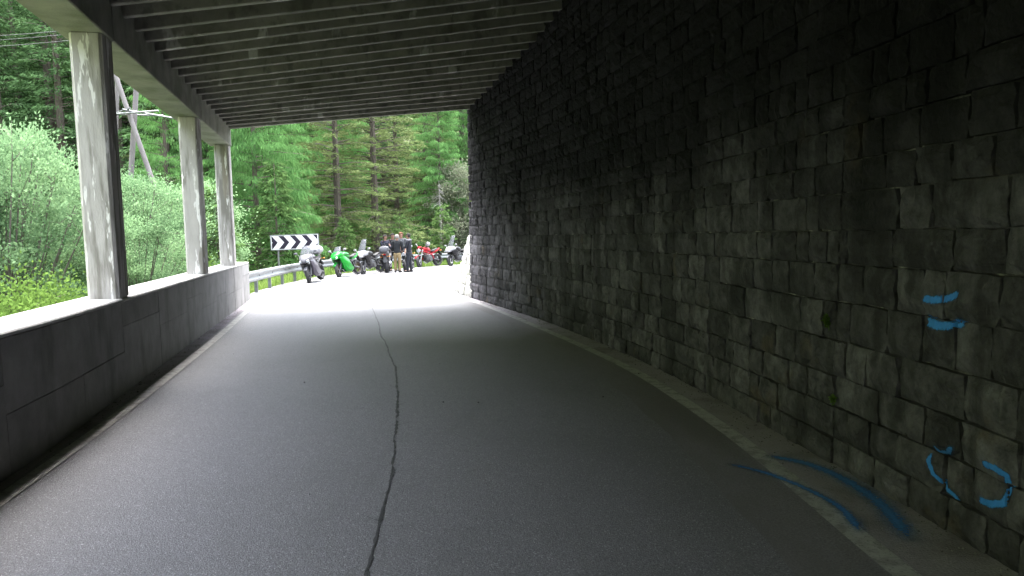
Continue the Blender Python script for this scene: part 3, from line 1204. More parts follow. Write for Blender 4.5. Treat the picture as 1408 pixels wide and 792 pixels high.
def conifer_mesh(kind, seed, h, rad, z0, m, whorl=.42, per=6, dens=20):
    """crown of many separate needle sprays on whorled branches; kinds: spruce, larch, open"""
    sub_r(seed)
    r = random.Random(seed)
    P, D, Ls, Ws = [], [], [], []
    wood = MB()
    z = z0
    while z < h - .25:
        f = (z - z0) / (h - z0)
        for k in range(per + r.choice((-1, 0, 1))):
            az = r.uniform(0, 2 * math.pi)
            L = rad * ((1 - f) ** .8) * r.uniform(.6, 1.12) + .18
            if kind == 'open':
                L *= r.uniform(.55, 1.2)
            if kind != 'spruce' and r.random() < .12:
                continue
            zz = z + r.uniform(-.5, .5) * whorl
            rise = {'spruce': .18, 'larch': .12, 'open': .05}[kind] + .55 * f
            drop = {'spruce': .55, 'larch': .38, 'open': .22}[kind] * (1 - .5 * f)
            rise += r.uniform(-.08, .08)
            ca, sa = math.cos(az), math.sin(az)
            n = max(4, int(L * dens * r.uniform(.75, 1.2)))
            t = np.sqrt(RNG.uniform(.05, 1, n))
            q = r.random()
            lat = RNG.uniform(-1, 1, n) * (.28 * L * (1.08 - t) + .10)
            rr = L * t
            ze = zz + L * (rise * t - drop * t * t)
            px = rr * ca - lat * sa
            py = rr * sa + lat * ca
            pz = ze - np.abs(lat) * .25 + RNG.normal(0, .04, n)
            P.append(np.stack([px, py, pz], 1))
            sg = np.sign(lat)
            if kind == 'larch':
                dx, dy = .35 * ca - .35 * sg * sa, .35 * sa + .35 * sg * ca
                dz = -.75 - RNG.uniform(0, .7, n)
                ln_ = RNG.uniform(.12, .42, n) * (.6 + .5 * min(1, L / 2))
                wd_ = RNG.uniform(.010, .021, n)
            elif kind == 'spruce':
                dx, dy = .8 * ca - .7 * sg * sa, .8 * sa + .7 * sg * ca
                dz = -.28 - RNG.uniform(0, .5, n)
                ln_ = RNG.uniform(.14, .36, n)
                wd_ = RNG.uniform(.020, .042, n)
            else:
                dx, dy = .8 * ca - .7 * sg * sa, .8 * sa + .7 * sg * ca
                dz = RNG.uniform(-.45, .25, n)
                ln_ = RNG.uniform(.10, .28, n)
                wd_ = RNG.uniform(.016, .033, n)
            d = np.stack([dx + 0 * t, dy + 0 * t, dz], 1) + RNG.normal(0, .25, (n, 3))
            D.append(d)
            Ls.append(ln_)
            Ws.append(wd_)
            if L > .7 and r.random() < (.8 if kind == 'open' else .4):
                pts = [(L * u * ca, L * u * sa, zz + L * (rise * u - drop * u * u)) for u in (.0, .5, .9)]
                wood.tube(pts, [.012 + .012 * L, .012 + .004 * L, .006], 3, False)
        z += whorl * r.uniform(.75, 1.3)
    # leader
    n = 14
    P.append(np.stack([RNG.normal(0, .03, n), RNG.normal(0, .03, n), h - RNG.uniform(.1, .9, n)], 1))
    D.append(RNG.normal(0, .4, (n, 3)) + np.array([0, 0, .8]))
    Ls.append(np.full(n, .25))
    Ws.append(np.full(n, .03))
    V = cards(np.concatenate(P), np.concatenate(D), np.concatenate(Ls), np.concatenate(Ws))
    return quad_mesh('crown', V, m), wood


def trunk_mesh(h, rb, seed, wood=None, stubs=0, z_stub=(1, 5), lean=.0):
    r = random.Random(seed)
    mb = MB()
    n = 10
    pts = [(lean * h * (i / n) ** 2 + r.uniform(-.02, .02) * i / n, r.uniform(-.03, .03), -.5 + (h + .4) * i / n) for i in range(n + 1)]
    rs = [rb * (1.25 if i == 0 else 1) * (1 - .93 * i / n) + .012 for i in range(n + 1)]
    mb.tube(pts, rs, 8)
    if wood:
        mb.add(wood.v, wood.f)
    for k in range(stubs):
        z = r.uniform(*z_stub)
        a = r.uniform(0, 6.28)
        L = r.uniform(.4, 1.9)
        dz = r.uniform(-.35, .15)
        mb.tube([(0, 0, z), (L * .5 * math.cos(a), L * .5 * math.sin(a), z + dz * .3), (L * math.cos(a), L * math.sin(a), z + dz)], [.028, .017, .005], 4, False)
    return mesh_of('trunk', mb.v, mb.f, M['bark'], True)


def shrub_mesh(seed, h, rad, m, clumps=46, leaves=520, leaf=(.06, .11), wide=.34, spread=.42):
    sub_r(seed)
    r = random.Random(seed)
    wood = MB()
    P, D, Ls, Ws = [], [], [], []
    for k in range(clumps):
        a = r.uniform(0, 6.28)
        f = r.random() ** .6
        zz = h * (.18 + .8 * r.random())
        env = math.sqrt(max(.05, 1 - ((zz / h - .5) / .56) ** 2))
        R_ = rad * env * f
        c = np.array((R_ * math.cos(a), R_ * math.sin(a), zz))
        n = int(leaves * r.uniform(.6, 1.3))
        s = spread * r.uniform(.7, 1.3)
        p = c + RNG.normal(0, 1, (n, 3)) * np.array([s, s, s * .75])
        # leaves sit along twigs that radiate from the clump
        P.append(p)
        out_ = (p - np.array((0, 0, h * .35)))
        out_ /= np.linalg.norm(out_, axis=1, keepdims=True)
        D.append(out_ * .7 + RNG.normal(0, .6, (n, 3)))
        l_ = RNG.uniform(leaf[0], leaf[1], n)
        Ls.append(l_)
        Ws.append(l_ * wide * RNG.uniform(.6, 1.1, n))
        b = r.uniform(0, .35)
        st = (b * math.cos(a), b * math.sin(a), -.4)
        mid = (c[0] * .45, c[1] * .45, zz * .55)
        wood.tube([st, mid, tuple(c)], [.045, .026, .008], 5, False)
        for j in range(3):
            e = c + RNG.normal(0, s * .9, 3)
            wood.tube([tuple(c * .92 + np.array(mid) * .08), tuple(e)], [.010, .004], 3, False)
    V = cards(np.concatenate(P), np.concatenate(D), np.concatenate(Ls), np.concatenate(Ws))
    return quad_mesh('foliage', V, m), mesh_of('stems', wood.v, wood.f, M['twig'], True)


KIT = {}


def kit(name, kind, h, rad, z0, m, seeds, **kw):
    st = kw.pop('stubs', 0)
    rb = kw.pop('rb', .014 * h)
    zs = kw.pop('z_stub', (.8, 5))
    KIT[name] = []
    for s in seeds:
        c, wd = conifer_mesh(kind, s, h, rad, z0, m, **kw)
        KIT[name].append((c, trunk_mesh(h, rb, s, wd, st, zs)))


kit('spruce', 'spruce', 20, 2.9, .8, M['spruce'], (1, 2, 3), whorl=.40, per=7, dens=30)
kit('fresh', 'spruce', 16, 2.6, .4, M['fresh'], (4, 5, 6), whorl=.38, per=7, dens=34)
kit('larch', 'larch', 17, 3.1, .6, M['larch'], (7, 8, 9), whorl=.27, per=7, dens=62, rb=.15)
kit('open', 'open', 19, 3.3, 1.2, M['olive'], (10, 11), whorl=.34, per=6, dens=46, stubs=26, z_stub=(.8, 8), rb=.24)
kit('young', 'spruce', 5.2, 1.35, .25, M['fresh'], (12, 13), whorl=.24, per=7, dens=34, rb=.055)
SHRUB = {'willow': [shrub_mesh(21, 5.6, 2.1, M['willow'], 130, 460, leaf=(.045, .085), spread=.22), shrub_mesh(22, 4.6, 1.9, M['willow'], 110, 460, leaf=(.045, .085), spread=.21)],
         'lime': [shrub_mesh(23, 3.2, 1.4, M['lime'], 40, 420)],
         'grey': [shrub_mesh(24, 7.0, 2.2, M['grey_leaf'], 60, 420, leaf=(.10, .18))]}


def tree(name, pieces, x, y, s, label, cat='tree', group=None, rz=None, names=('crown', 'trunk'), z=None, sz=None, lean=None):
    t = thing(name, (x, y, gnd(x, y) if z is None else z), label, cat, group, random.uniform(0, 6.28) if rz is None else rz)
    t.scale = (s, s, sz or s)
    if lean:
        t.rotation_euler = (lean[0], lean[1], t.rotation_euler[2])
    for nm, me in zip(names, pieces):
        link(nm, me, t)
    return t


SN = ('foliage', 'stems')
# shrubs between the pillars, on the bank below the parapet
for x, y, s, sz, k, i, lb in [
    (-9.9, 15.2, 1.0, 2.25, 'willow', 0, 'tall pale green leafy shrub just left of the first big pillar'),
    (-11.6, 13.2, .95, 1.6, 'willow', 1, 'broad pale green leafy shrub at the left edge of the picture'),
    (-12.7, 19.5, 1.05, 2.6, 'willow', 1, 'pale leafy shrub behind the big shrubs left of the first pillar'),
    (-10.1, 20.8, 1.0, 1.65, 'willow', 0, 'light green leafy shrub in the gap right of the first pillar'),
    (-8.35, 17.6, .72, .85, 'willow', 1, 'rounded pale shrub close behind the parapet between first and second pillar'),
    (-10.8, 25.5, 1.1, 1.6, 'willow', 1, 'leafy shrub standing behind the second pillar'),
]:
    tree('leafy_shrub', SHRUB[k][i], x, y, s, lb, 'shrub', 'leafy shrubs on the bank below the parapet', names=SN, sz=(sz - gnd(x, y)) / (5.0 if i == 0 else 4.1))
for x, y, s, lb in [(-8.4, 10.6, .95, 'low yellow-green bush peeping over the parapet at the far left'),
                    (-7.9, 13.0, .75, 'small yellow-green bush over the parapet close to the first pillar'),
                    (-9.9, 27.2, .5, 'yellow-green bush low behind the end of the parapet'),
                    (-9.4, 23.4, .6, 'low bright bush beside the start of the guardrail')]:
    tree('yellow_green_bush', SHRUB['lime'][0], x, y, s, lb, 'bush', 'yellow-green bushes along the parapet', names=SN)
# larches
for x, y, s, i, lb in [
    (-13.9, 32.5, .72, 0, 'bright feathery larch behind the wooden pole frame'),
    (-11.6, 36.5, .98, 1, 'tall drooping bright larch seen just right of the third pillar'),
    (-13.0, 42.5, 1.12, 2, 'tall feathery larch behind the chevron sign'),
    (-15.0, 39.8, .95, 1, 'bright larch filling the gap between second and third pillar'),
    (-4.9, 55.5, .95, 2, 'light feathery larch behind the red motorcycle'),
    (-2.6, 60.0, 1.05, 0, 'light feathery larch close to the edge of the stone wall'),
    (-11.0, 50.5, 1.1, 0, 'feathery larch between the sign and the first bare-trunked conifer'),
]:
    tree('larch_tree', KIT['larch'][i], x, y, s, lb, 'tree', 'bright larches beyond the guardrail')
for x, y, s, i, rz, lb in [
    (-9.75, 45.0, 1.0, 0, .4, 'olive conifer with bare grey trunk and dead branches, left of the pair behind the motorcycles'),
    (-8.25, 48.5, 1.08, 1, 2.0, 'olive conifer with dark straight trunk, right of the pair behind the riders'),
    
    (-12.2, 55.0, 1.1, 1, 1.0, 'olive conifer set back left of the bare-trunked pair'),
]:
    tree('olive_conifer', KIT['open'][i], x, y, s, lb, 'tree', 'olive conifers behind the motorcycles', rz=rz)
tree('young_spruce', KIT['young'][0], -10.0, 34.0, 1.0, 'young fresh green spruce with a thin stem just above the chevron sign', 'tree')
tree('young_spruce', KIT['young'][1], -11.8, 31.5, .85, 'small dark young spruce low down beside the third pillar', 'tree')
tree('young_spruce', KIT['young'][0], -9.3, 25.2, .75, 'low young spruce in the gap between second and third pillar', 'tree')
tree('young_spruce', KIT['young'][1], -4.25, 49.4, .8, 'small young spruce behind the red motorcycle', 'tree')
tree('young_spruce', KIT['young'][0], -8.6, 41.2, .62, 'low young spruce behind the green motorcycle', 'tree')
tree('young_spruce', KIT['young'][1], -6.5, 46.5, .7, 'low young spruce right behind the group of riders', 'tree')
tree('greyish_tree', SHRUB['grey'][0], -3.3, 55.0, 1.0, 'greyish green leafy tree at the edge of the stone wall', 'tree', names=SN)
tree('greyish_tree', SHRUB['grey'][0], .6, 62.0, 1.25, 'greyish leafy tree mostly hidden behind the stone wall', 'tree', names=SN)

# dead silver snag
r3 = random.Random(9)
mb = MB()
mb.tube([(0, 0, -.3), (.05, 0, 2.5), (-.02, .02, 5.2)], [.13, .07, .012], 6)
for k in range(44):
    z = r3.uniform(1.6, 5.0)
    a, L = r3.uniform(0, 6.28), r3.uniform(.35, 1.15) * (1.25 - z / 5.4)
    mb.tube([(0, 0, z), (L * .6 * math.cos(a), L * .6 * math.sin(a), z - .10), (L * math.cos(a), L * math.sin(a), z - L * .55)], [.03, .018, .006], 4, False)
sx_, sy_ = -4.55, 51.0
sn = mb.build('dead_snag', M['dead'])
sn.location = (sx_, sy_, gnd(sx_, sy_))
sn.scale = (1.0, 1.0, 1.12)
tag(sn, 'bare silvery dead conifer among green trees near the wall edge', 'tree')

# the forest on the slope behind: spruces to the left, mixed greens ahead
LEg, LEg_y = [p for p in LE], None
fr = random.Random(31)
OWN = {(-21.4, 38.5): 'big dark spruce rising behind the shrubs close left of the first pillar',
       (-23.1, 40.8): 'dark spruce standing just behind the big spruce left of the first pillar',
       (-23.9, 38.0): 'dark spruce at the far left edge of the picture below the three wires',
       (-26.4, 43.6): 'dark spruce in the upper left corner behind the three wires',
       (-16.3, 38.2): 'dark spruce directly behind the crossed wooden poles',
       (-19.0, 39.3): 'dark spruce mostly hidden by the first pillar, left of the wooden poles',
       (-24.0, 45.2): 'dark spruce far back between the first pillar and the spruces left of it',
       (-6.2, 58.7): 'olive pine behind the riders, a little left of the dead snag',
       (-8.8, 61.9): 'olive pine far back just right of the straight dark trunk',
       (-10.3, 65.2): 'dark spruce far back filling the gaps behind the straight dark trunk',
       (-3.8, 63.2): 'dark spruce far back beside the edge of the stone wall',
       (-15.1, 56.1): 'light green larch far back above the chevron sign',
       (-16.4, 40.8): 'olive pine between the wooden poles and the second pillar'}
placed = []
n_f = 0
tries = 0
while n_f < 140 and tries < 9000:
    tries += 1
    px = fr.uniform(-60, 700)
    d = 30 + 52 * fr.random() ** .8
    x, y = (px - 704) / LENS_PX * d, d
    ri = min(math.hypot(x - a, y - b) for a, b in LE)
    # only beyond the left edge of the road
    k = min(range(len(LE)), key=lambda i: (LE[i][0] - x) ** 2 + (LE[i][1] - y) ** 2)
    v = np.array((x, y)) - FAN
    e = np.array(LE[k]) - FAN
    if np.linalg.norm(v) < np.linalg.norm(e) + 6 or ri < 8:
        continue
    if px < 270 and d < 38 or (px >= 270 and d < 56):
        continue
    if any((x - a) ** 2 + (y - b) ** 2 < ((1.9 if px < 260 else 2.6) + d * .012) ** 2 for a, b in placed):
        continue
    placed.append((x, y))
    z = gnd(x, y)
    if px < 250:
        kd = 'spruce' if fr.random() < .95 else 'fresh'
    elif px < 480:
        kd = fr.choice(('larch', 'larch', 'fresh', 'open'))
    else:
        kd = fr.choice(('larch', 'fresh', 'fresh', 'open', 'spruce'))
    s = fr.uniform(.8, 1.2)
    lb, gp, nm = {'spruce': ('dark spruce in the dense shady forest on the far slope', 'dark spruces on the far slope', 'spruce_tree'),
                  'fresh': ('mid green spruce in the mixed forest on the far slope', 'mid green spruces on the far slope', 'green_spruce'),
                  'larch': ('light green larch in the mixed forest on the far slope', 'light larches on the far slope', 'slope_larch'),
                  'open': ('olive pine in the mixed forest on the far slope', 'olive pines on the far slope', 'slope_pine')}[kd]
    own = OWN.get((round(x, 1), round(y, 1)))
    if own:
        lb = own
    tree(nm, fr.choice(KIT[kd]), x, y, s, lb, 'tree', gp, sz=s * fr.uniform(.85, 1.2))
    n_f += 1

# grass verge and undergrowth beyond the road edge
sub_r(77)
P, D = [], []
vr = random.Random(5)
for k in range(15000):
    i = vr.randrange(len(LE) - 1)
    if LE[i][1] < 20.5 or LE[i][1] > 56:
        continue
    t = vr.random()
    x, y = LE[i][0] * (1 - t) + LE[i + 1][0] * t, LE[i][1] * (1 - t) + LE[i + 1][1] * t
    d = np.array((x, y)) - FAN
    d /= np.linalg.norm(d)
    r = .35 + 3.6 * vr.random() ** 1.5
    x, y = x + d[0] * r, y + d[1] * r
    P.append((x, y, gnd(x, y) - .02))
    D.append((vr.gauss(0, .35), vr.gauss(0, .35), 1))
P, D = np.array(P), np.array(D)
tag(link('grass', quad_mesh('grass', cards(P, D, RNG.uniform(.14, .48, len(P)), RNG.uniform(.010, .028, len(P))), M['grass'])), 'bright green grass along the road edge under the guardrail', None, None, 'stuff')
sub_r(78)
P, D, Ls = [], [], []
for k in range(260):
    i = vr.randrange(len(LE) - 1)
    if LE[i][1] < 20 or LE[i][1] > 58:
        continue
    x, y = LE[i]
    d = np.array((x, y)) - FAN
    d /= np.linalg.norm(d)
    r = 2.4 + 9 * vr.random()
    x, y = x + d[0] * r, y + d[1] * r
    n = 150
    z = gnd(x, y)
    p = np.stack([x + RNG.normal(0, .5, n), y + RNG.normal(0, .5, n), z + np.abs(RNG.normal(0, .45, n))], 1)
    P.append(p)
    D.append(RNG.normal(0, .6, (n, 3)) + np.array([0, 0, .3]))
P, D = np.concatenate(P), np.concatenate(D)
tag(link('undergrowth', quad_mesh('undergrowth', cards(P, D, RNG.uniform(.08, .2, len(P)), RNG.uniform(.02, .05, len(P))), M['fresh'])), 'low leafy undergrowth on the bank behind the guardrail', None, None, 'stuff')
# weeds along the top of the wing wall
sub_r(79)
P, D = [], []
for k in range(3800):
    s = vr.uniform(0, wsx[-1])
    x, y, t = wing_pos(s)
    o = BAT(2.45) + vr.uniform(-.10, .9)
    px, py = x + t[1] * o, y - t[0] * o
    P.append((px, py, gz(x, y) + 2.42 + max(0, o - 1.2) * .5))
    D.append((vr.gauss(-.3, .5), vr.gauss(0, .5), 1))
P, D = np.array(P), np.array(D)
tag(link('weeds', quad_mesh('weeds', cards(P, D, RNG.uniform(.12, .5, len(P)), RNG.uniform(.012, .03, len(P))), M['grass'])), 'weeds sprouting along the top of the wing wall', None, None, 'stuff')

# ------------------------------------------------------------------ guardrail
GP = densify([(-7.06, 20.62), (-7.24, 22.2), (-7.44, 24), (-7.66, 26.2), (-7.84, 29.0), (-7.86, 32.0), (-7.6, 34.8), (-6.7, 38.9), (-5.5, 43), (-4.2, 46.9), (-1.6, 51.9), (2.4, 57.5)], 8)
gr = thing('guardrail', (*GP[0], gz(*GP[0])), 'galvanised steel guardrail curving round the outside of the bend', 'guardrail')
GL = Vector(gr.location)
prof = [(0, .36), (.045, .39), (.055, .43), (.01, .485), (.01, .535), (.055, .59), (.045, .63), (0, .66)]
mb = MB()
npf = len(prof)
for i, (x, y) in enumerate(GP):
    a, b = Vector(GP[max(i - 1, 0)]), Vector(GP[min(i + 1, len(GP) - 1)])
    d = (b - a).normalized()
    nr = Vector((d.y, -d.x))
    for back in (0, 1):
        for o, z in (prof if not back else prof[::-1]):
            oo = o - back * .006
            mb.v.append((x + nr.x * oo - GL.x, y + nr.y * oo - GL.y, gz(x, y) + z - GL.z))
for i in range(len(GP) - 1):
    for k in range(2 * npf):
        k2 = (k + 1) % (2 * npf)
        a, b = i * 2 * npf, (i + 1) * 2 * npf
        mb.f.append((a + k, a + k2, b + k2, b + k))
mb.build('rail', M['steel'], gr)
gsx = np.concatenate([[0], np.cumsum([math.dist(GP[i], GP[i + 1]) for i in range(len(GP) - 1)])])
pm = MB()
pm.box((0, -.045, .13), (.055, .008, 1.0)).box((.024, -.09, .13), (.008, .09, 1.0)).box((-.024, -.09, .13), (.008, .09, 1.0)).box((0, -.018, .51), (.06, .05, .12))
post_me = mesh_of('post', pm.v, pm.f, M['steel'], False)
bm_ = MB()
bm_.tube([(0, .012, .51), (0, .034, .51)], [.024, .018], 8)
bolt_me = mesh_of('bolt', bm_.v, bm_.f, M['steel'])
s = 2.35
while s < gsx[-1]:
    x, y = float(np.interp(s, gsx, np.array(GP)[:, 0])), float(np.interp(s, gsx, np.array(GP)[:, 1]))
    x2, y2 = float(np.interp(s + .2, gsx, np.array(GP)[:, 0])), float(np.interp(s + .2, gsx, np.array(GP)[:, 1]))
    a = math.atan2(y2 - y, x2 - x)
    for nm, me in (('post', post_me), ('bolt', bolt_me)):
        o = link(nm, me, gr)
        o.location = (x - GL.x, y - GL.y, gz(x, y) - GL.z)
        o.rotation_euler = (0, 0, a + math.pi)
    s += 2.0

# ------------------------------------------------------------------ chevron sign
W_ = mat('sign_white', (.6, .6, .6), (.55, .55, .55), 4, .45)
K_ = mat('sign_dark', (.010, .006, .018), (.013, .008, .023), 4, .45)
sg = thing('chevron_sign', (-8.1, 29.9, gz(-8.1, 29.9) - .1), 'wide road sign with black and white chevrons pointing right, on posts behind the guardrail', 'road sign', None, math.radians(6))
SW, SH, SZ = 1.74, .55, 1.53
mb = MB()
mb.box((0, 0, SZ), (SW, .02, SH))
pn = mb.build('panel', W_, sg, False, .004)
pn.rotation_euler = (0, math.radians(-1.2), 0)


def clip_poly(p, x0, x1):
    for lim, sgn in ((x0, 1), (x1, -1)):
        o = []
        for i in range(len(p)):
            a, b = p[i], p[(i + 1) % len(p)]
            ia, ib = (a[0] - lim) * sgn >= 0, (b[0] - lim) * sgn >= 0
            if ia:
                o.append(a)
            if ia != ib:
                t = (lim - a[0]) / (b[0] - a[0])
                o.append((lim, a[1] + t * (b[1] - a[1])))
        p = o
        if not p:
            return p
    return p


hw, hh = SW / 2 - .03, SH / 2 - .03
for k in range(5):
    xm = -hw + .03 + k * .425 - .0
    wd, sh = .19, .205
    for top in (1, -1):
        q = [(xm, 0), (xm + wd, 0), (xm + wd - sh, top * hh), (xm - sh, top * hh)]
        q = clip_poly(q, -hw, hw)
        if len(q) < 3:
            continue
        if top < 0:
            q = q[::-1]
        m = MB().plate([(a, SZ + b) for a, b in q], -.0135, -.0105)
        m.build('chevron', K_, pn, False)
m = MB()
for a in (SZ - SH / 2, SZ + SH / 2):
    m.box((0, 0, a), (SW + .05, .035, .025))
for a in (-SW / 2 - .0125, SW / 2 + .0125):
    m.box((a, 0, SZ), (.024, .033, SH - .026))
m.build('rim', M['steel'], pn, False)
for a in (-.66, .42):
    m = MB()
    m.tube([(a, .045, -.6), (a, .045, SZ + .12)], .032, 10)
    m.build('post', M['steel'], sg)

# ------------------------------------------------------------------ wooden pole frame and wires
PX, PYY = -14.0, 30.0
pz = gnd(PX, PYY)
pf = thing('pole_frame', (PX, PYY, pz), 'crossed weathered wooden poles with thin crossarms among the trees', 'utility pole')
zc = 1.6 + (268 - 152) / 1095 * 30 - pz


def pole(p, q, r, nm='pole'):
    MB().tube([p, q], r, 10).build(nm, M['pole'], pf)


def lean_pole(x0, slope, yy_, up_, r):
    pole((x0 - slope * (zc + .5), yy_, -.5), (x0 + slope * up_, yy_, zc + up_), r)


lean_pole(.02, -.29, -.25, 4.6, [.10, .085])
lean_pole(.02, .13, .25, 4.6, [.11, .09])
lean_pole(-.99, .11, .9, 5.0, [.10, .08])
for (p, q) in (((-1.05, -.45, zc - .12), (1.20, -.42, zc + .02)), ((-1.02, .52, zc + .02), (.95, .55, zc - .06)), ((-.1, -.45, zc + .08), (1.35, .5, zc - .16)), ((-1.1, .5, zc - .05), (.2, -.46, zc + .12))):
    MB().tube([p, q], .034, 6).build('crossarm', M['steel'], pf)
for k, (za, zb, nm) in enumerate([(38, 47, 'topmost'), (47, 52, 'middle'), (55, 60, 'lowest')]):
    a = Vector((-1.9 - 14, 29.5, 1.6 + (268 - zb) / 1095 * 30))
    b = Vector((-40, 33, 1.6 + (268 - za) / 1095 * 33 + 1.6))
    pts = []
    for i in range(17):
        t = i / 16
        p = a.lerp(b, t)
        p.z -= .9 * 4 * t * (1 - t)
        pts.append(p)
    pts = [Vector((PX + .1, 30, pts[0].z - .12))] + pts
    o = MB().tube(pts, .011, 5).build('power_line', M['wire'])
    tag(o, f'{nm} of three thin wires crossing the forest at the upper left', 'wire', 'wires from the pole frame')

# ------------------------------------------------------------------ motorcycles
RUB = mat('tyre_rubber', (.010, .010, .011), (.018, .018, .019), 30, .8)
BLK = mat('black_plastic', (.007, .007, .008), (.012, .012, .013), 20, .45)
GUN = mat('dark_metal', (.05, .05, .054), (.09, .09, .095), 20, .4, metal=.7)
CHR = mat('bright_metal', (.35, .35, .37), (.42, .42, .44), 20, .25, metal=.9)
GOLD = mat('bronze_rim', (.07, .05, .03), (.1, .08, .05), 20, .4, metal=.6)
SEAT = mat('seat_vinyl', (.009, .009, .010), (.016, .016, .017), 30, .6)
LAMP = mat('lamp_lens', (.35, .37, .39), (.28, .3, .32), 20, .1)
GLS = glass_mat('windscreen', (.10, .105, .12), .45)
AMB = mat('amber_lens', (.6, .2, .02), (.5, .16, .02), 10, .3)


def paint(n, c):
    return mat(n, c, tuple(v * .85 for v in c), 6, .3, coat=.0, spec=.22)


P_GREEN = paint('green_paint', (.003, .19, .016))
P_RED = paint('red_paint', (.24, .006, .012))
P_SILV = paint('silver_paint', (.085, .085, .095))
P_WHITE = paint('white_paint', (.25, .25, .265))
P_BLACK = paint('black_paint', (.008, .008, .010))
P_GREY = paint('grey_paint', (.06, .055, .07))


def moto(name, x, y, heading, label, body, nose, rimc=None, screen=.0, half=False, naked=False, tailc=None, bag=None, lean=-9, scale=1.0, topcase=None, steer=14, group='motorcycles parked along the bend'):
    """heading: direction of travel in degrees in the x-y plane; local x is forward; wheelbase about 1.42 m"""
    t = thing(name, (x, y, gz(x, y)), label, 'motorcycle', group, math.radians(heading))
    t.scale = (scale,) * 3
    body_e = t
    rimc = rimc or BLK
    st = math.radians(steer)
    t.rotation_euler = (math.radians(lean), 0, math.radians(heading))
    fx, rx, R_ = .71, -.71, .305

    def wheel(cx, rad, wdt, nm):
        w_ = MB().torus((0, 0, 0), rad - .06, .062, 32, 10, wdt).build(nm, RUB, t)
        w_.location = (cx, 0, rad)
        m = MB().torus((0, 0, 0), rad - .105, .018, 28, 8, 3.2)
        m.disc((0, 0, 0), .06, .13, 14)
        for k in range(5):
            a = k * 2 * math.pi / 5
            for dl in (-.12, .12):
                m.tube([(.05 * math.cos(a), 0, .05 * math.sin(a)), ((rad - .11) * math.cos(a + dl), 0, (rad - .11) * math.sin(a + dl))], [.020, .013], 5)
        m.build('rim', rimc, w_)
        m = MB()
        for yy_ in ((-.075, .075) if cx > 0 else (-.07,)):
            m.torus((0, yy_, 0), .115 if cx > 0 else .09, .028, 26, 6, .12)
        m.build('brake_disc', CHR, w_)
        return w_
    wf = wheel(fx, R_, .95, 'front_wheel')
    wf.rotation_euler = (0, 0, st)
    wheel(rx, R_ + .01, 1.45, 'rear_wheel')
    # fork and yokes
    m = MB()
    for s_ in (-.105, .105):
        m.tube([(fx, s_, R_), (fx - .12, s_, R_ + .27)], .030, 8)
        m.tube([(fx - .12, s_, R_ + .27), (fx - .27, s_, R_ + .60)], .024, 8)
    m.box((fx - .25, 0, R_ + .56), (.07, .27, .04)).box((fx - .16, 0, R_ + .36), (.07, .27, .04))
    f_ = m.build('fork', GUN if not naked else CHR, t)
    m = MB()
    ar = [math.radians(a) for a in range(35, 166, 10)]
    prof = [(fx + .335 * math.cos(a) * .97, R_ + .325 * math.sin(a) * .99) for a in ar]
    vs, fs = [], []
    for (a, b) in prof:
        for yy_, k in ((-.062, .97), (-.03, 1.0), (.03, 1.0), (.062, .97)):
            vs.append((fx + (a - fx) * k, yy_, R_ + (b - R_) * k))
    for i in range(len(prof) - 1):
        for k in range(3):
            fs.append((i * 4 + k, i * 4 + k + 1, i * 4 + k + 5, i * 4 + k + 4))
    m.add(vs, fs)
    mg = m.build('front_mudguard', nose if not naked else body, t)
    sol = mg.modifiers.new("thickness", 'SOLIDIFY')
    sol.thickness = .006
    # engine, frame, swingarm
    m = MB()
    m.loft([(-.28, .42, .12, .12), (-.12, .42, .17, .16), (.10, .44, .18, .17), (.26, .50, .15, .15), (.34, .55, .10, .10)], 12, 3.2)
    for k in range(5):
        m.box((.20, 0, .40 + k * .045), (.26, .36, .012))
    m.disc((-.02, .17, .38), .10, .05, 16).disc((-.02, -.17, .38), .10, .05, 16)
    m.build('engine', GUN, t)
    m = MB()
    for s_ in (-.15, .15):
        m.tube([(fx - .27, s_ * .3, .83), (.22, s_, .74), (-.18, s_, .60), (-.28, s_, .40)], [.035, .04, .038, .03], 8)
        m.tube([(-.2, s_ * .8, .62), (-.45, s_ * .6, .74), (-.80, s_ * .45, .82)], [.022, .02, .015], 6)
    m.build('frame', P_RED if (naked and body is P_RED) else BLK, t)
    m = MB()
    for s_ in (-.12, .12):
        m.tube([(-.26, s_ * .9, .40), (rx, s_, R_)], [.04, .028], 8)
    m.build('swingarm', GUN, t)
    m = MB()
    m.tube([(.26, -.10, .34), (.05, -.15, .22), (-.25, -.17, .26), (-.45, -.19, .33)], [.028, .03, .03, .03], 8)
    m.tube([(-.45, -.19, .33), (-.55, -.20, .38), (-.92, -.21, .52)], [.04, .06, .055], 12)
    m.build('exhaust', CHR, t)
    # tank, seat, tail
    m = MB()
    m.loft([(.36, .84, .05, .05), (.30, .88, .13, .10), (.14, .90, .165, .135), (-.04, .87, .155, .125), (-.16, .82, .10, .08), (-.2, .80, .06, .05)], 14, 2.6)
    m.build('tank', body, t)
    m = MB()
    m.loft([(-.14, .79, .08, .035), (-.25, .785, .13, .045), (-.44, .79, .14, .05), (-.52, .83, .11, .05), (-.74, .87, .10, .045), (-.80, .88, .05, .02)], 12, 3)
    m.build('seat', SEAT, t)
    m = MB()
    m.loft([(-.30, .71, .10, .05), (-.50, .74, .13, .07), (-.72, .80, .11, .065), (-.90, .87, .07, .04), (-.99, .90, .035, .02)], 12, 3)
    tl = m.build('tail', tailc or body, t)
    MB().box((-.985, 0, .885), (.03, .11, .05)).build('tail_light', P_RED, t, True, .008)
    m = MB()
    m.plate([(-.86, .80), (-.90, .82), (-1.03, .56), (-1.0, .55)], -.07, .07)
    m.box((-1.03, 0, .60), (.012, .17, .14), Matrix.Rotation(.45, 3, 'Y'))
    m.build('plate_holder', BLK, t, False)
    # handlebar, levers, mirrors
    m = MB()
    hz = .97 if naked else .90
    hb = fx - .34
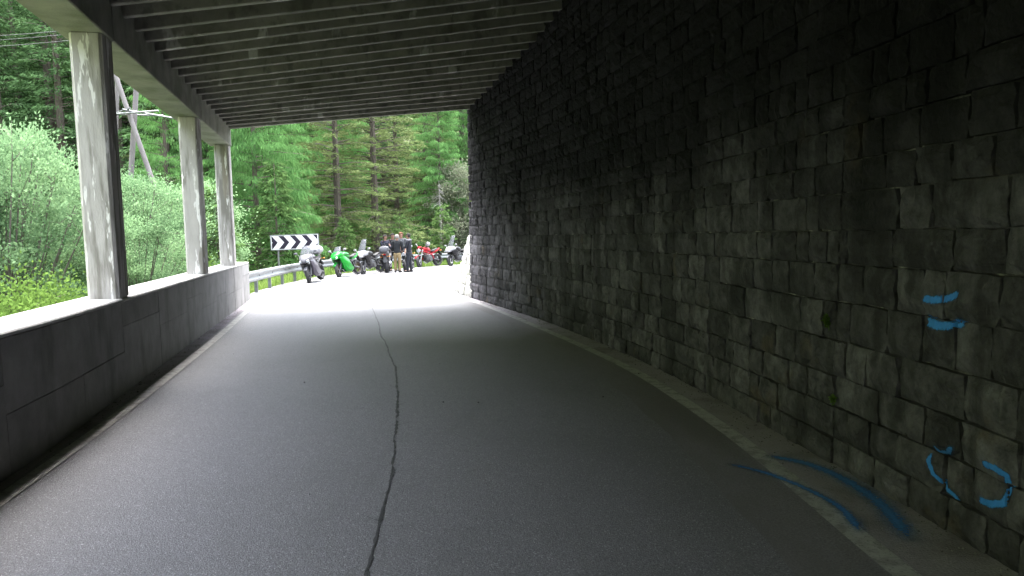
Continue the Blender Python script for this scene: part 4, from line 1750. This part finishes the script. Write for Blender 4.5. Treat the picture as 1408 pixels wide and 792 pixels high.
    for s_ in (-1, 1):
        m.tube([(hb, 0, hz - .03), (hb - .01, s_ * .16, hz), (hb - .09, s_ * .36, hz + (.05 if naked else -.01))], [.015, .014, .019], 7)
        m.tube([(hb + .04, s_ * .17, hz), (hb + .02, s_ * .34, hz + .0)], .007, 5)
    m.build('handlebar', BLK, t)
    for s_ in (-1, 1):
        m = MB()
        mx, mz = (hb, hz + .22) if naked else (.55, 1.12)
        m.tube([(mx - .03, s_ * .18, mz - .2), (mx, s_ * .33, mz)], .009, 6)
        m.loft([(mx - .03, mz, .001, .001), (mx - .02, mz, .07, .04), (mx + .03, mz, .055, .032), (mx + .045, mz, .01, .01)], 10, 2.4)
        m.v = [(a, b + (s_ * .36 if i >= 12 else 0), c) for i, (a, b, c) in enumerate(m.v)]
        m.build('mirror', P_WHITE if nose is P_GREEN else (nose if not naked else CHR), t)
    if naked:
        m = MB().ball((fx - .10, 0, .86), (.075, .10, .10), 14, 10)
        hl = m.build('headlight', CHR, t)
        MB().disc((0, 0, 0), .082, .02, 18).build('lens', LAMP, hl)
        hl.children[0].location = (fx - .035, 0, .86)
        hl.children[0].rotation_euler = (0, 0, math.pi / 2)
        m = MB()
        m.loft([(fx - .08, .98, .07, .02), (fx - .16, 1.02, .12, .06), (fx - .24, 1.03, .09, .03)], 12, 2.4)
        m.build('instrument_cowl', body, t)
        # trellis tubes
        m = MB()
        for s_ in (-.16, .16):
            for k in range(4):
                a = -.18 + k * .13
                m.tube([(a, s_, .60 + .04 * k), (a + .1, s_, .76 if k < 3 else .78)], .014, 5)
        m.build('trellis', body, t)
    else:
        # nose fairing
        m = MB()
        m.loft([(.93, .80, .02, .015), (.90, .82, .10, .06), (.80, .86, .19, .115), (.66, .91, .235, .15), (.52, .93, .24, .15), (.40, .91, .20, .12)], 16, 2.5)
        nf = m.build('nose_fairing', nose, t)
        for s_ in (-1, 1):
            m = MB()
            m.loft([(.865, .805, .075, .034), (.83, .82, .085, .045), (.80, .83, .04, .03)], 10, 2.4)
            m.v = [(a + .035, b + s_ * .095, c - .0) for a, b, c in m.v]
            m.build('headlight', LAMP, nf)
        # side fairings, left and right
        for s_ in (-1, 1):
            m = MB()
            if half:
                pr = [(.74, .84), (.62, .66), (.44, .56), (.24, .60), (.16, .74), (.30, .84), (.50, .92)]
            else:
                pr = [(.76, .82), (.60, .58), (.46, .36), (.28, .22), (-.10, .20), (-.24, .27), (-.12, .40), (.04, .52), (.10, .68), (.30, .82), (.52, .92)]
            n = len(pr)
            cx_, cz_ = sum(p[0] for p in pr) / n, sum(p[1] for p in pr) / n
            vs = [(a, s_ * (.20 if b > .4 else .15), b) for a, b in pr] + [(cx_ + (a - cx_) * .75, s_ * .245, cz_ + (b - cz_) * .75) for a, b in pr] + [(a, s_ * (.16 if b > .4 else .10), b) for a, b in pr]
            fs = []
            for k in range(n):
                k2 = (k + 1) % n
                fs += [(k, k2, n + k2, n + k), (2 * n + k2, 2 * n + k, k, k2)]
            fs.append(tuple(range(n, 2 * n)))
            m.add(vs, fs)
            m.build('side_fairing', body, t)
        # screen
        sh = .20 + screen
        vs, fs = [], []
        for i in range(5):
            u = i / 4
            xx, zz, hw_ = .66 - (.17 + screen * .55) * u, 1.04 + sh * u, .20 - .07 * u
            for k in range(7):
                a = (k - 3) / 3 * 1.15
                vs.append((xx - .10 * (1 - math.cos(a)), hw_ * math.sin(a) / math.sin(1.15), zz))
        for i in range(4):
            for k in range(6):
                fs.append((i * 7 + k, i * 7 + k + 1, i * 7 + k + 8, i * 7 + k + 7))
        o = MB().add(vs, fs).build('windscreen', GLS, t)
        o.modifiers.new("thickness", 'SOLIDIFY').thickness = .005
    for s_ in (-1, 1):
        m = MB()
        m.tube([(-.84, s_ * .07, .78), (-.85, s_ * .17, .78)], .009, 5)
        m.ball((-.85, s_ * .20, .78), (.03, .04, .022), 8, 6)
        m.build('indicator', AMB, t)
    # side stand
    MB().tube([(-.05, .10, .25), (-.12, .32, .03), (-.10, .36, .0)], [.014, .012, .016], 6).build('side_stand', GUN, t)
    if bag:
        m = MB()
        m.loft([(.28, 1.08, .06, .04), (.22, 1.10, .13, .09), (.02, 1.11, .14, .10), (-.06, 1.08, .10, .06)], 12, 3)
        tb = thing('tank_bag', t.location, *bag, rz=0)
        o = m.build('bag', P_WHITE if 'white' in bag[0] else BLK, tb)
        tb.rotation_euler = t.rotation_euler
        tb.scale = t.scale
        # straps
        MB().box((.1, 0, 1.15), (.03, .292, .135), None).build('strap', BLK, tb)
    if topcase:
        m = MB()
        m.loft([(-.55, 1.08, .10, .06), (-.60, 1.10, .21, .12), (-.80, 1.12, .235, .15), (-.98, 1.10, .20, .12), (-1.02, 1.08, .10, .06)], 16, 2.6)
        m.build('top_case', topcase, t)
        m = MB()
        m.box((-.74, 0, .955), (.36, .22, .03)).tube([(-.60, .10, .95), (-.55, .10, .84)], .012, 6).tube([(-.60, -.10, .95), (-.55, -.10, .84)], .012, 6)
        m.build('luggage_rack', GUN, t)
    return t


moto('sport_motorcycle', -7.05, 28.5, -93, 'silver and grey fully faired motorcycle with white luggage, nearest the camera by the chevron sign', P_GREY, P_SILV, screen=.10, tailc=P_SILV, topcase=P_WHITE, lean=9, steer=10)
moto('green_motorcycle', -6.7, 32.6, -110, 'bright green fully faired sport motorcycle', P_GREEN, P_GREEN, rimc=GOLD, lean=9, screen=.02, steer=16)
moto('touring_motorcycle', -6.15, 35.0, -112, 'black and white motorcycle with a tall raised windscreen, right behind the green one', P_BLACK, P_WHITE, screen=.30, lean=8, half=True, tailc=P_SILV, steer=12)
moto('dark_motorcycle', -5.72, 36.7, 96, 'black motorcycle with a big pale rounded top case, seen from behind beside the riders', P_BLACK, P_BLACK, lean=-6, topcase=P_SILV, half=True, screen=.1, steer=8)
moto('naked_motorcycle', -5.0, 38.6, -96, 'black naked motorcycle half hidden behind the standing riders', P_BLACK, P_BLACK, naked=True, lean=7, scale=.98)
moto('red_motorcycle', -4.48, 43.0, -124, 'red naked motorcycle with trellis frame and a helmet on its tank', P_RED, P_RED, naked=True, lean=8, scale=1.08, steer=20)
moto('tall_screen_motorcycle', -2.95, 45.0, -126, 'black and silver motorcycle with tall sloping screen, partly hidden by the stone wall', P_BLACK, P_WHITE, screen=.36, lean=7, scale=1.08, half=True, topcase=None)  # a full-size motorcycle, black with a pale nose and tall screen


def helmet(x, y, z, m, label, rz=0.0):
    t = thing('helmet', (x, y, z), label, 'helmet', None, rz)
    mb = MB().ball((0, 0, 0), (.15, .125, .125), 16, 12)
    mb.v = [(a * (1.0 if c > -.05 else .93), b, max(c, -.10)) for a, b, c in mb.v]
    mb.build('shell', m, t)
    vs, fs = [], []
    for i in range(4):
        for k in range(9):
            a = (k - 4) / 4 * 1.25
            e = -.2 + i / 3 * .6
            vs.append((.154 * math.cos(e) * math.cos(a), .13 * math.cos(e) * math.sin(a), .125 * math.sin(e)))
    for i in range(3):
        for k in range(8):
            fs.append((i * 9 + k, i * 9 + k + 1, i * 9 + k + 10, i * 9 + k + 9))
    MB().add(vs, fs).build('visor', BLK, t)
    return t


helmet(-4.52, 42.95, gz(-4.5, 43) + 1.24, P_WHITE, 'white helmet resting on the tank of the red motorcycle', 2.2)

# ------------------------------------------------------------------ people
SKIN = mat('skin', (.24, .135, .095), (.21, .115, .08), 20, .6)


def cloth(n, c, b=.35):
    return mat(n, c, tuple(v * .7 for v in c), 9, .9, b, 14)


def person(x, y, facing, label, jacket, trousers, hair, h=1.76, arms=((.35, .5), (.35, .5)), stride=.05, head_turn=0.0, hair_len=1.0, shoe=None, jacket_len=.86, pale_shoulder=None, bend=.0):
    """facing in degrees; local +x is forward. arms: per side (forward swing, elbow bend) in radians"""
    t = thing('person', (x, y, gz(x, y)), label, 'person', 'riders standing and talking beside the motorcycles', math.radians(facing))
    k = h / 1.76

    def skin_mesh(name, verts, edges, radii, m, lv=2, root=0):
        me = bpy.data.meshes.new(name)
        me.from_pydata([tuple(c * k for c in v) for v in verts], edges, [])
        o = bpy.data.objects.new(name, me)
        COL.objects.link(o)
        md = o.modifiers.new("skin", 'SKIN')
        md.use_smooth_shade = True
        if not me.skin_vertices:
            bm = bmesh.new()
            bm.from_mesh(me)
            bm.verts.layers.skin.verify()
            bm.to_mesh(me)
            bm.free()
        for i, sv in enumerate(me.skin_vertices[0].data):
            r_ = radii[i]
            sv.radius = (r_[0] * k, r_[1] * k) if isinstance(r_, tuple) else (r_ * k, r_ * k)
            sv.use_root = (i == root)
        sb = o.modifiers.new("sub", 'SUBSURF')
        sb.levels = lv
        sb.render_levels = lv
        dg = bpy.context.evaluated_depsgraph_get()
        me2 = bpy.data.meshes.new_from_object(o.evaluated_get(dg))
        bpy.data.objects.remove(o)
        me2.name = name
        me2.materials.clear()
        me2.materials.append(m)
        me2.polygons.foreach_set("use_smooth", [True] * len(me2.polygons))
        return link(name, me2, t)

    # joints
    def arm(s_, fwd, elb):
        sh = Vector((.0, s_ * .19, 1.43))
        u = Vector((math.sin(fwd), s_ * .10, -math.cos(fwd))).normalized()
        el = sh + u * .29
        v = Vector((math.sin(fwd + elb), -s_ * .22, -math.cos(fwd + elb))).normalized()
        wr = el + v * .25
        hd = wr + v * .085
        return sh, el, wr, hd, v
    V, E, Rd = [], [], []

    def add(p, r_, par=None):
        V.append(tuple(p))
        Rd.append(r_)
        if par is not None:
            E.append((par, len(V) - 1))
        return len(V) - 1
    pel = add((0, 0, .96), .09)
    wai = add((.0, 0, 1.12), .08, pel)
    che = add((.0, 0, 1.32), .09, wai)
    nek0 = add((.0, 0, 1.46), .05, che)
    nek = add((.015, 0, 1.53), .055, nek0)
    ja = add((.03, 0, 1.585), .075, nek)
    hd_ = add((.025, 0, 1.66), .098, ja)
    add((.015, 0, 1.725), .07, hd_)
    JA = []
    for s_, (f_, e_) in zip((1, -1), arms):
        sh, el, wr, hd, v = arm(s_, f_, e_)
        JA.append((sh, el, wr))
        a = add(sh, .045, nek0)
        b = add(el, .038, a)
        c = add(wr, .030, b)
        d = add(hd, .036, c)
        side = Vector((0, 1, 0)).cross(v).normalized()
        for q, (off, ln_) in enumerate(((-.030, .066), (-.010, .078), (.011, .072), (.030, .056))):
            p0 = hd + side * off + v * .035
            p1 = p0 + v * ln_ * .6 + Vector((0, -s_ * .010, 0))
            p2 = p1 + v * ln_ * .4 + Vector((0, -s_ * .022, 0))
            g = add(p0, .010, d)
            g = add(p1, .0095, g)
            add(p2, .008, g)
        th = hd - v * .03 + side * .038
        g = add(th, .011, d)
        add(th + v * .035 + side * .022, .009, g)
    JL = []
    for s_ in (1, -1):
        hip = Vector((0, s_ * .095, .90))
        kn = Vector((.02 + s_ * stride * .5, s_ * .11, .50))
        an = Vector((s_ * stride, s_ * .115, .09))
        toe = an + Vector((.15, s_ * .02, -.055))
        JL.append((hip, kn, an))
        a = add(hip, .075, pel)
        b = add(kn, .058, a)
        c = add(an, .042, b)
        add(toe, .034, c)
    skin_mesh('body', V, E, Rd, SKIN)
    # face
    m = MB()
    hr = Matrix.Rotation(head_turn, 3, 'Z')
    hc = Vector((.025, 0, 1.655))

    def hp(p):
        return tuple((hc + hr @ (Vector(p))) * k)
    for s_ in (-1, 1):
        m.ball(hp((.093, s_ * .032, .012)), .011 * k, 6, 4)
    m.build('eyes', BLK, t)
    m = MB()
    m.ball(hp((.105, 0, -.018)), (.020 * k, .014 * k, .024 * k), 8, 6)
    for s_ in (-1, 1):
        m.ball(hp((0, s_ * .098, -.005)), (.018 * k, .012 * k, .030 * k), 8, 6)
    m.build('nose_and_ears', SKIN, t)
    m = MB().ball(hp((.093, 0, -.062)), (.012 * k, .026 * k, .007 * k), 8, 5)
    m.build('mouth', mat('lips', (.36, .14, .12)), t)
    # hair cap, open over the face
    mb = MB()
    nn, mm = 18, 10
    for i in range(mm + 1):
        tz = math.pi * .62 * i / mm
        for q in range(nn):
            a = 2 * math.pi * q / nn
            fx_ = math.cos(a)
            lim = tz if fx_ < .25 else min(tz, .95 + .25 * (1 - fx_))
            j = 1 + .04 * math.sin(a * 5 + i)
            p = Vector((.112 * j * math.sin(lim) * math.cos(a) - .004, .108 * j * math.sin(lim) * math.sin(a), .112 * j * math.cos(lim) + .012 - (.02 * hair_len if tz > 1.5 else 0)))
            mb.v.append(hp(p))
    for i in range(mm):
        for q in range(nn):
            q2 = (q + 1) % nn
            mb.f.append((i * nn + q, (i + 1) * nn + q, (i + 1) * nn + q2, i * nn + q2))
    mb.build('hair', hair, t)
    # jacket
    V, E, Rd = [], [], []
    p0 = add((0, 0, jacket_len), .165)
    p1 = add((0, 0, 1.0), .155, p0)
    p2 = add((0, 0, 1.14), .148, p1)
    p3 = add((0, 0, 1.34), .165, p2)
    p4 = add((-.005, 0, 1.45), .105, p3)
    add((0, 0, 1.53), .072, p4)
    for (sh, el, wr), s_ in zip(JA, (1, -1)):
        a = add(sh, .082, p4)
        b = add(el, .064, a)
        add(wr + (wr - el).normalized() * -.01, .052, b)
    jk = skin_mesh('jacket', V, E, Rd, jacket)
    for v_ in jk.data.vertices:                      # a torso is wider than deep
        if abs(v_.co.y) < .26 * k and v_.co.z < 1.5 * k and v_.co.z > .8 * k:
            v_.co.x *= .80
            v_.co.y *= 1.12
    V, E, Rd = [], [], []
    p0 = add((0, 0, .98), .145)
    p1 = add((0, 0, .90), .135, p0)
    for (hip, kn, an), s_ in zip(JL, (1, -1)):
        a = add(hip + Vector((0, s_ * .005, -.10)), .104, p1)
        b = add(kn, .076, a)
        c = add(kn.lerp(an, .6), .070, b)
        add(an + Vector((0, 0, -.02)), .066, c)
    skin_mesh('trousers', V, E, Rd, trousers)
    for (hip, kn, an), s_ in zip(JL, (1, -1)):
        m = MB()
        m.loft([(-.09, .045, .03, .03), (-.06, .05, .045, .05), (.04, .05, .048, .05), (.12, .035, .048, .035), (.19, .028, .03, .022)], 10, 3)
        rz_ = s_ * .18
        m.v = [((a * math.cos(rz_) - b * math.sin(rz_) + an.x) * k, (a * math.sin(rz_) + b * math.cos(rz_) + an.y) * k, c * k) for a, b, c in m.v]
        m.build('shoe', shoe or BLK, t)
    if pale_shoulder:
        m = MB()
        m.ball((-.01 * k, 0, 1.455 * k), (.13 * k, .235 * k, .075 * k), 16, 8)
        m.build('shoulder_panel', pale_shoulder, t)
    return t


C_BLK = cloth('black_jacket_cloth', (.011, .013, .016))
C_DRK = cloth('dark_leather', (.013, .015, .022))
C_NAV = cloth('dark_blue_cloth', (.014, .014, .030))
C_TAN = cloth('tan_cloth', (.22, .165, .085))
C_GRY = cloth('grey_blue_denim', (.05, .055, .07))
C_PAL = cloth('pale_grey_cloth', (.075, .08, .09))
H_GRY = cloth('grey_hair', (.17, .16, .15), .8)
H_DRK = cloth('dark_hair', (.010, .008, .007), .8)
H_RED = cloth('reddish_hair', (.11, .045, .02), .8)
person(-5.22, 36.3, 82, 'rider seen from behind in a black jacket and tan trousers with grey hair', C_BLK, C_TAN, H_GRY, 1.72, arms=((.15, .9), (.15, .9)), stride=.02, jacket_len=.80)
person(-4.72, 36.6, 170, 'dark haired rider in a black leather suit with pale shoulders facing left', C_DRK, C_DRK, H_DRK, 1.78, arms=((.3, 1.2), (.25, 1.1)), stride=.05, pale_shoulder=C_PAL)
person(-5.28, 38.1, -75, 'reddish haired rider in a pale jacket facing the camera at the back of the group', C_PAL, C_BLK, H_RED, 1.84, arms=((.1, .4), (.3, .8)), stride=.04)
person(-5.98, 37.6, -40, 'rider in a dark blue jacket and grey jeans on the left of the group', C_NAV, C_GRY, H_DRK, 1.72, arms=((.5, .9), (.3, .6)), stride=.07)
person(-5.72, 38.3, -60, 'dark haired rider in a black jacket half hidden at the back left of the group', C_BLK, C_BLK, H_DRK, 1.78, arms=((.2, .5), (.5, .9)), stride=.03)
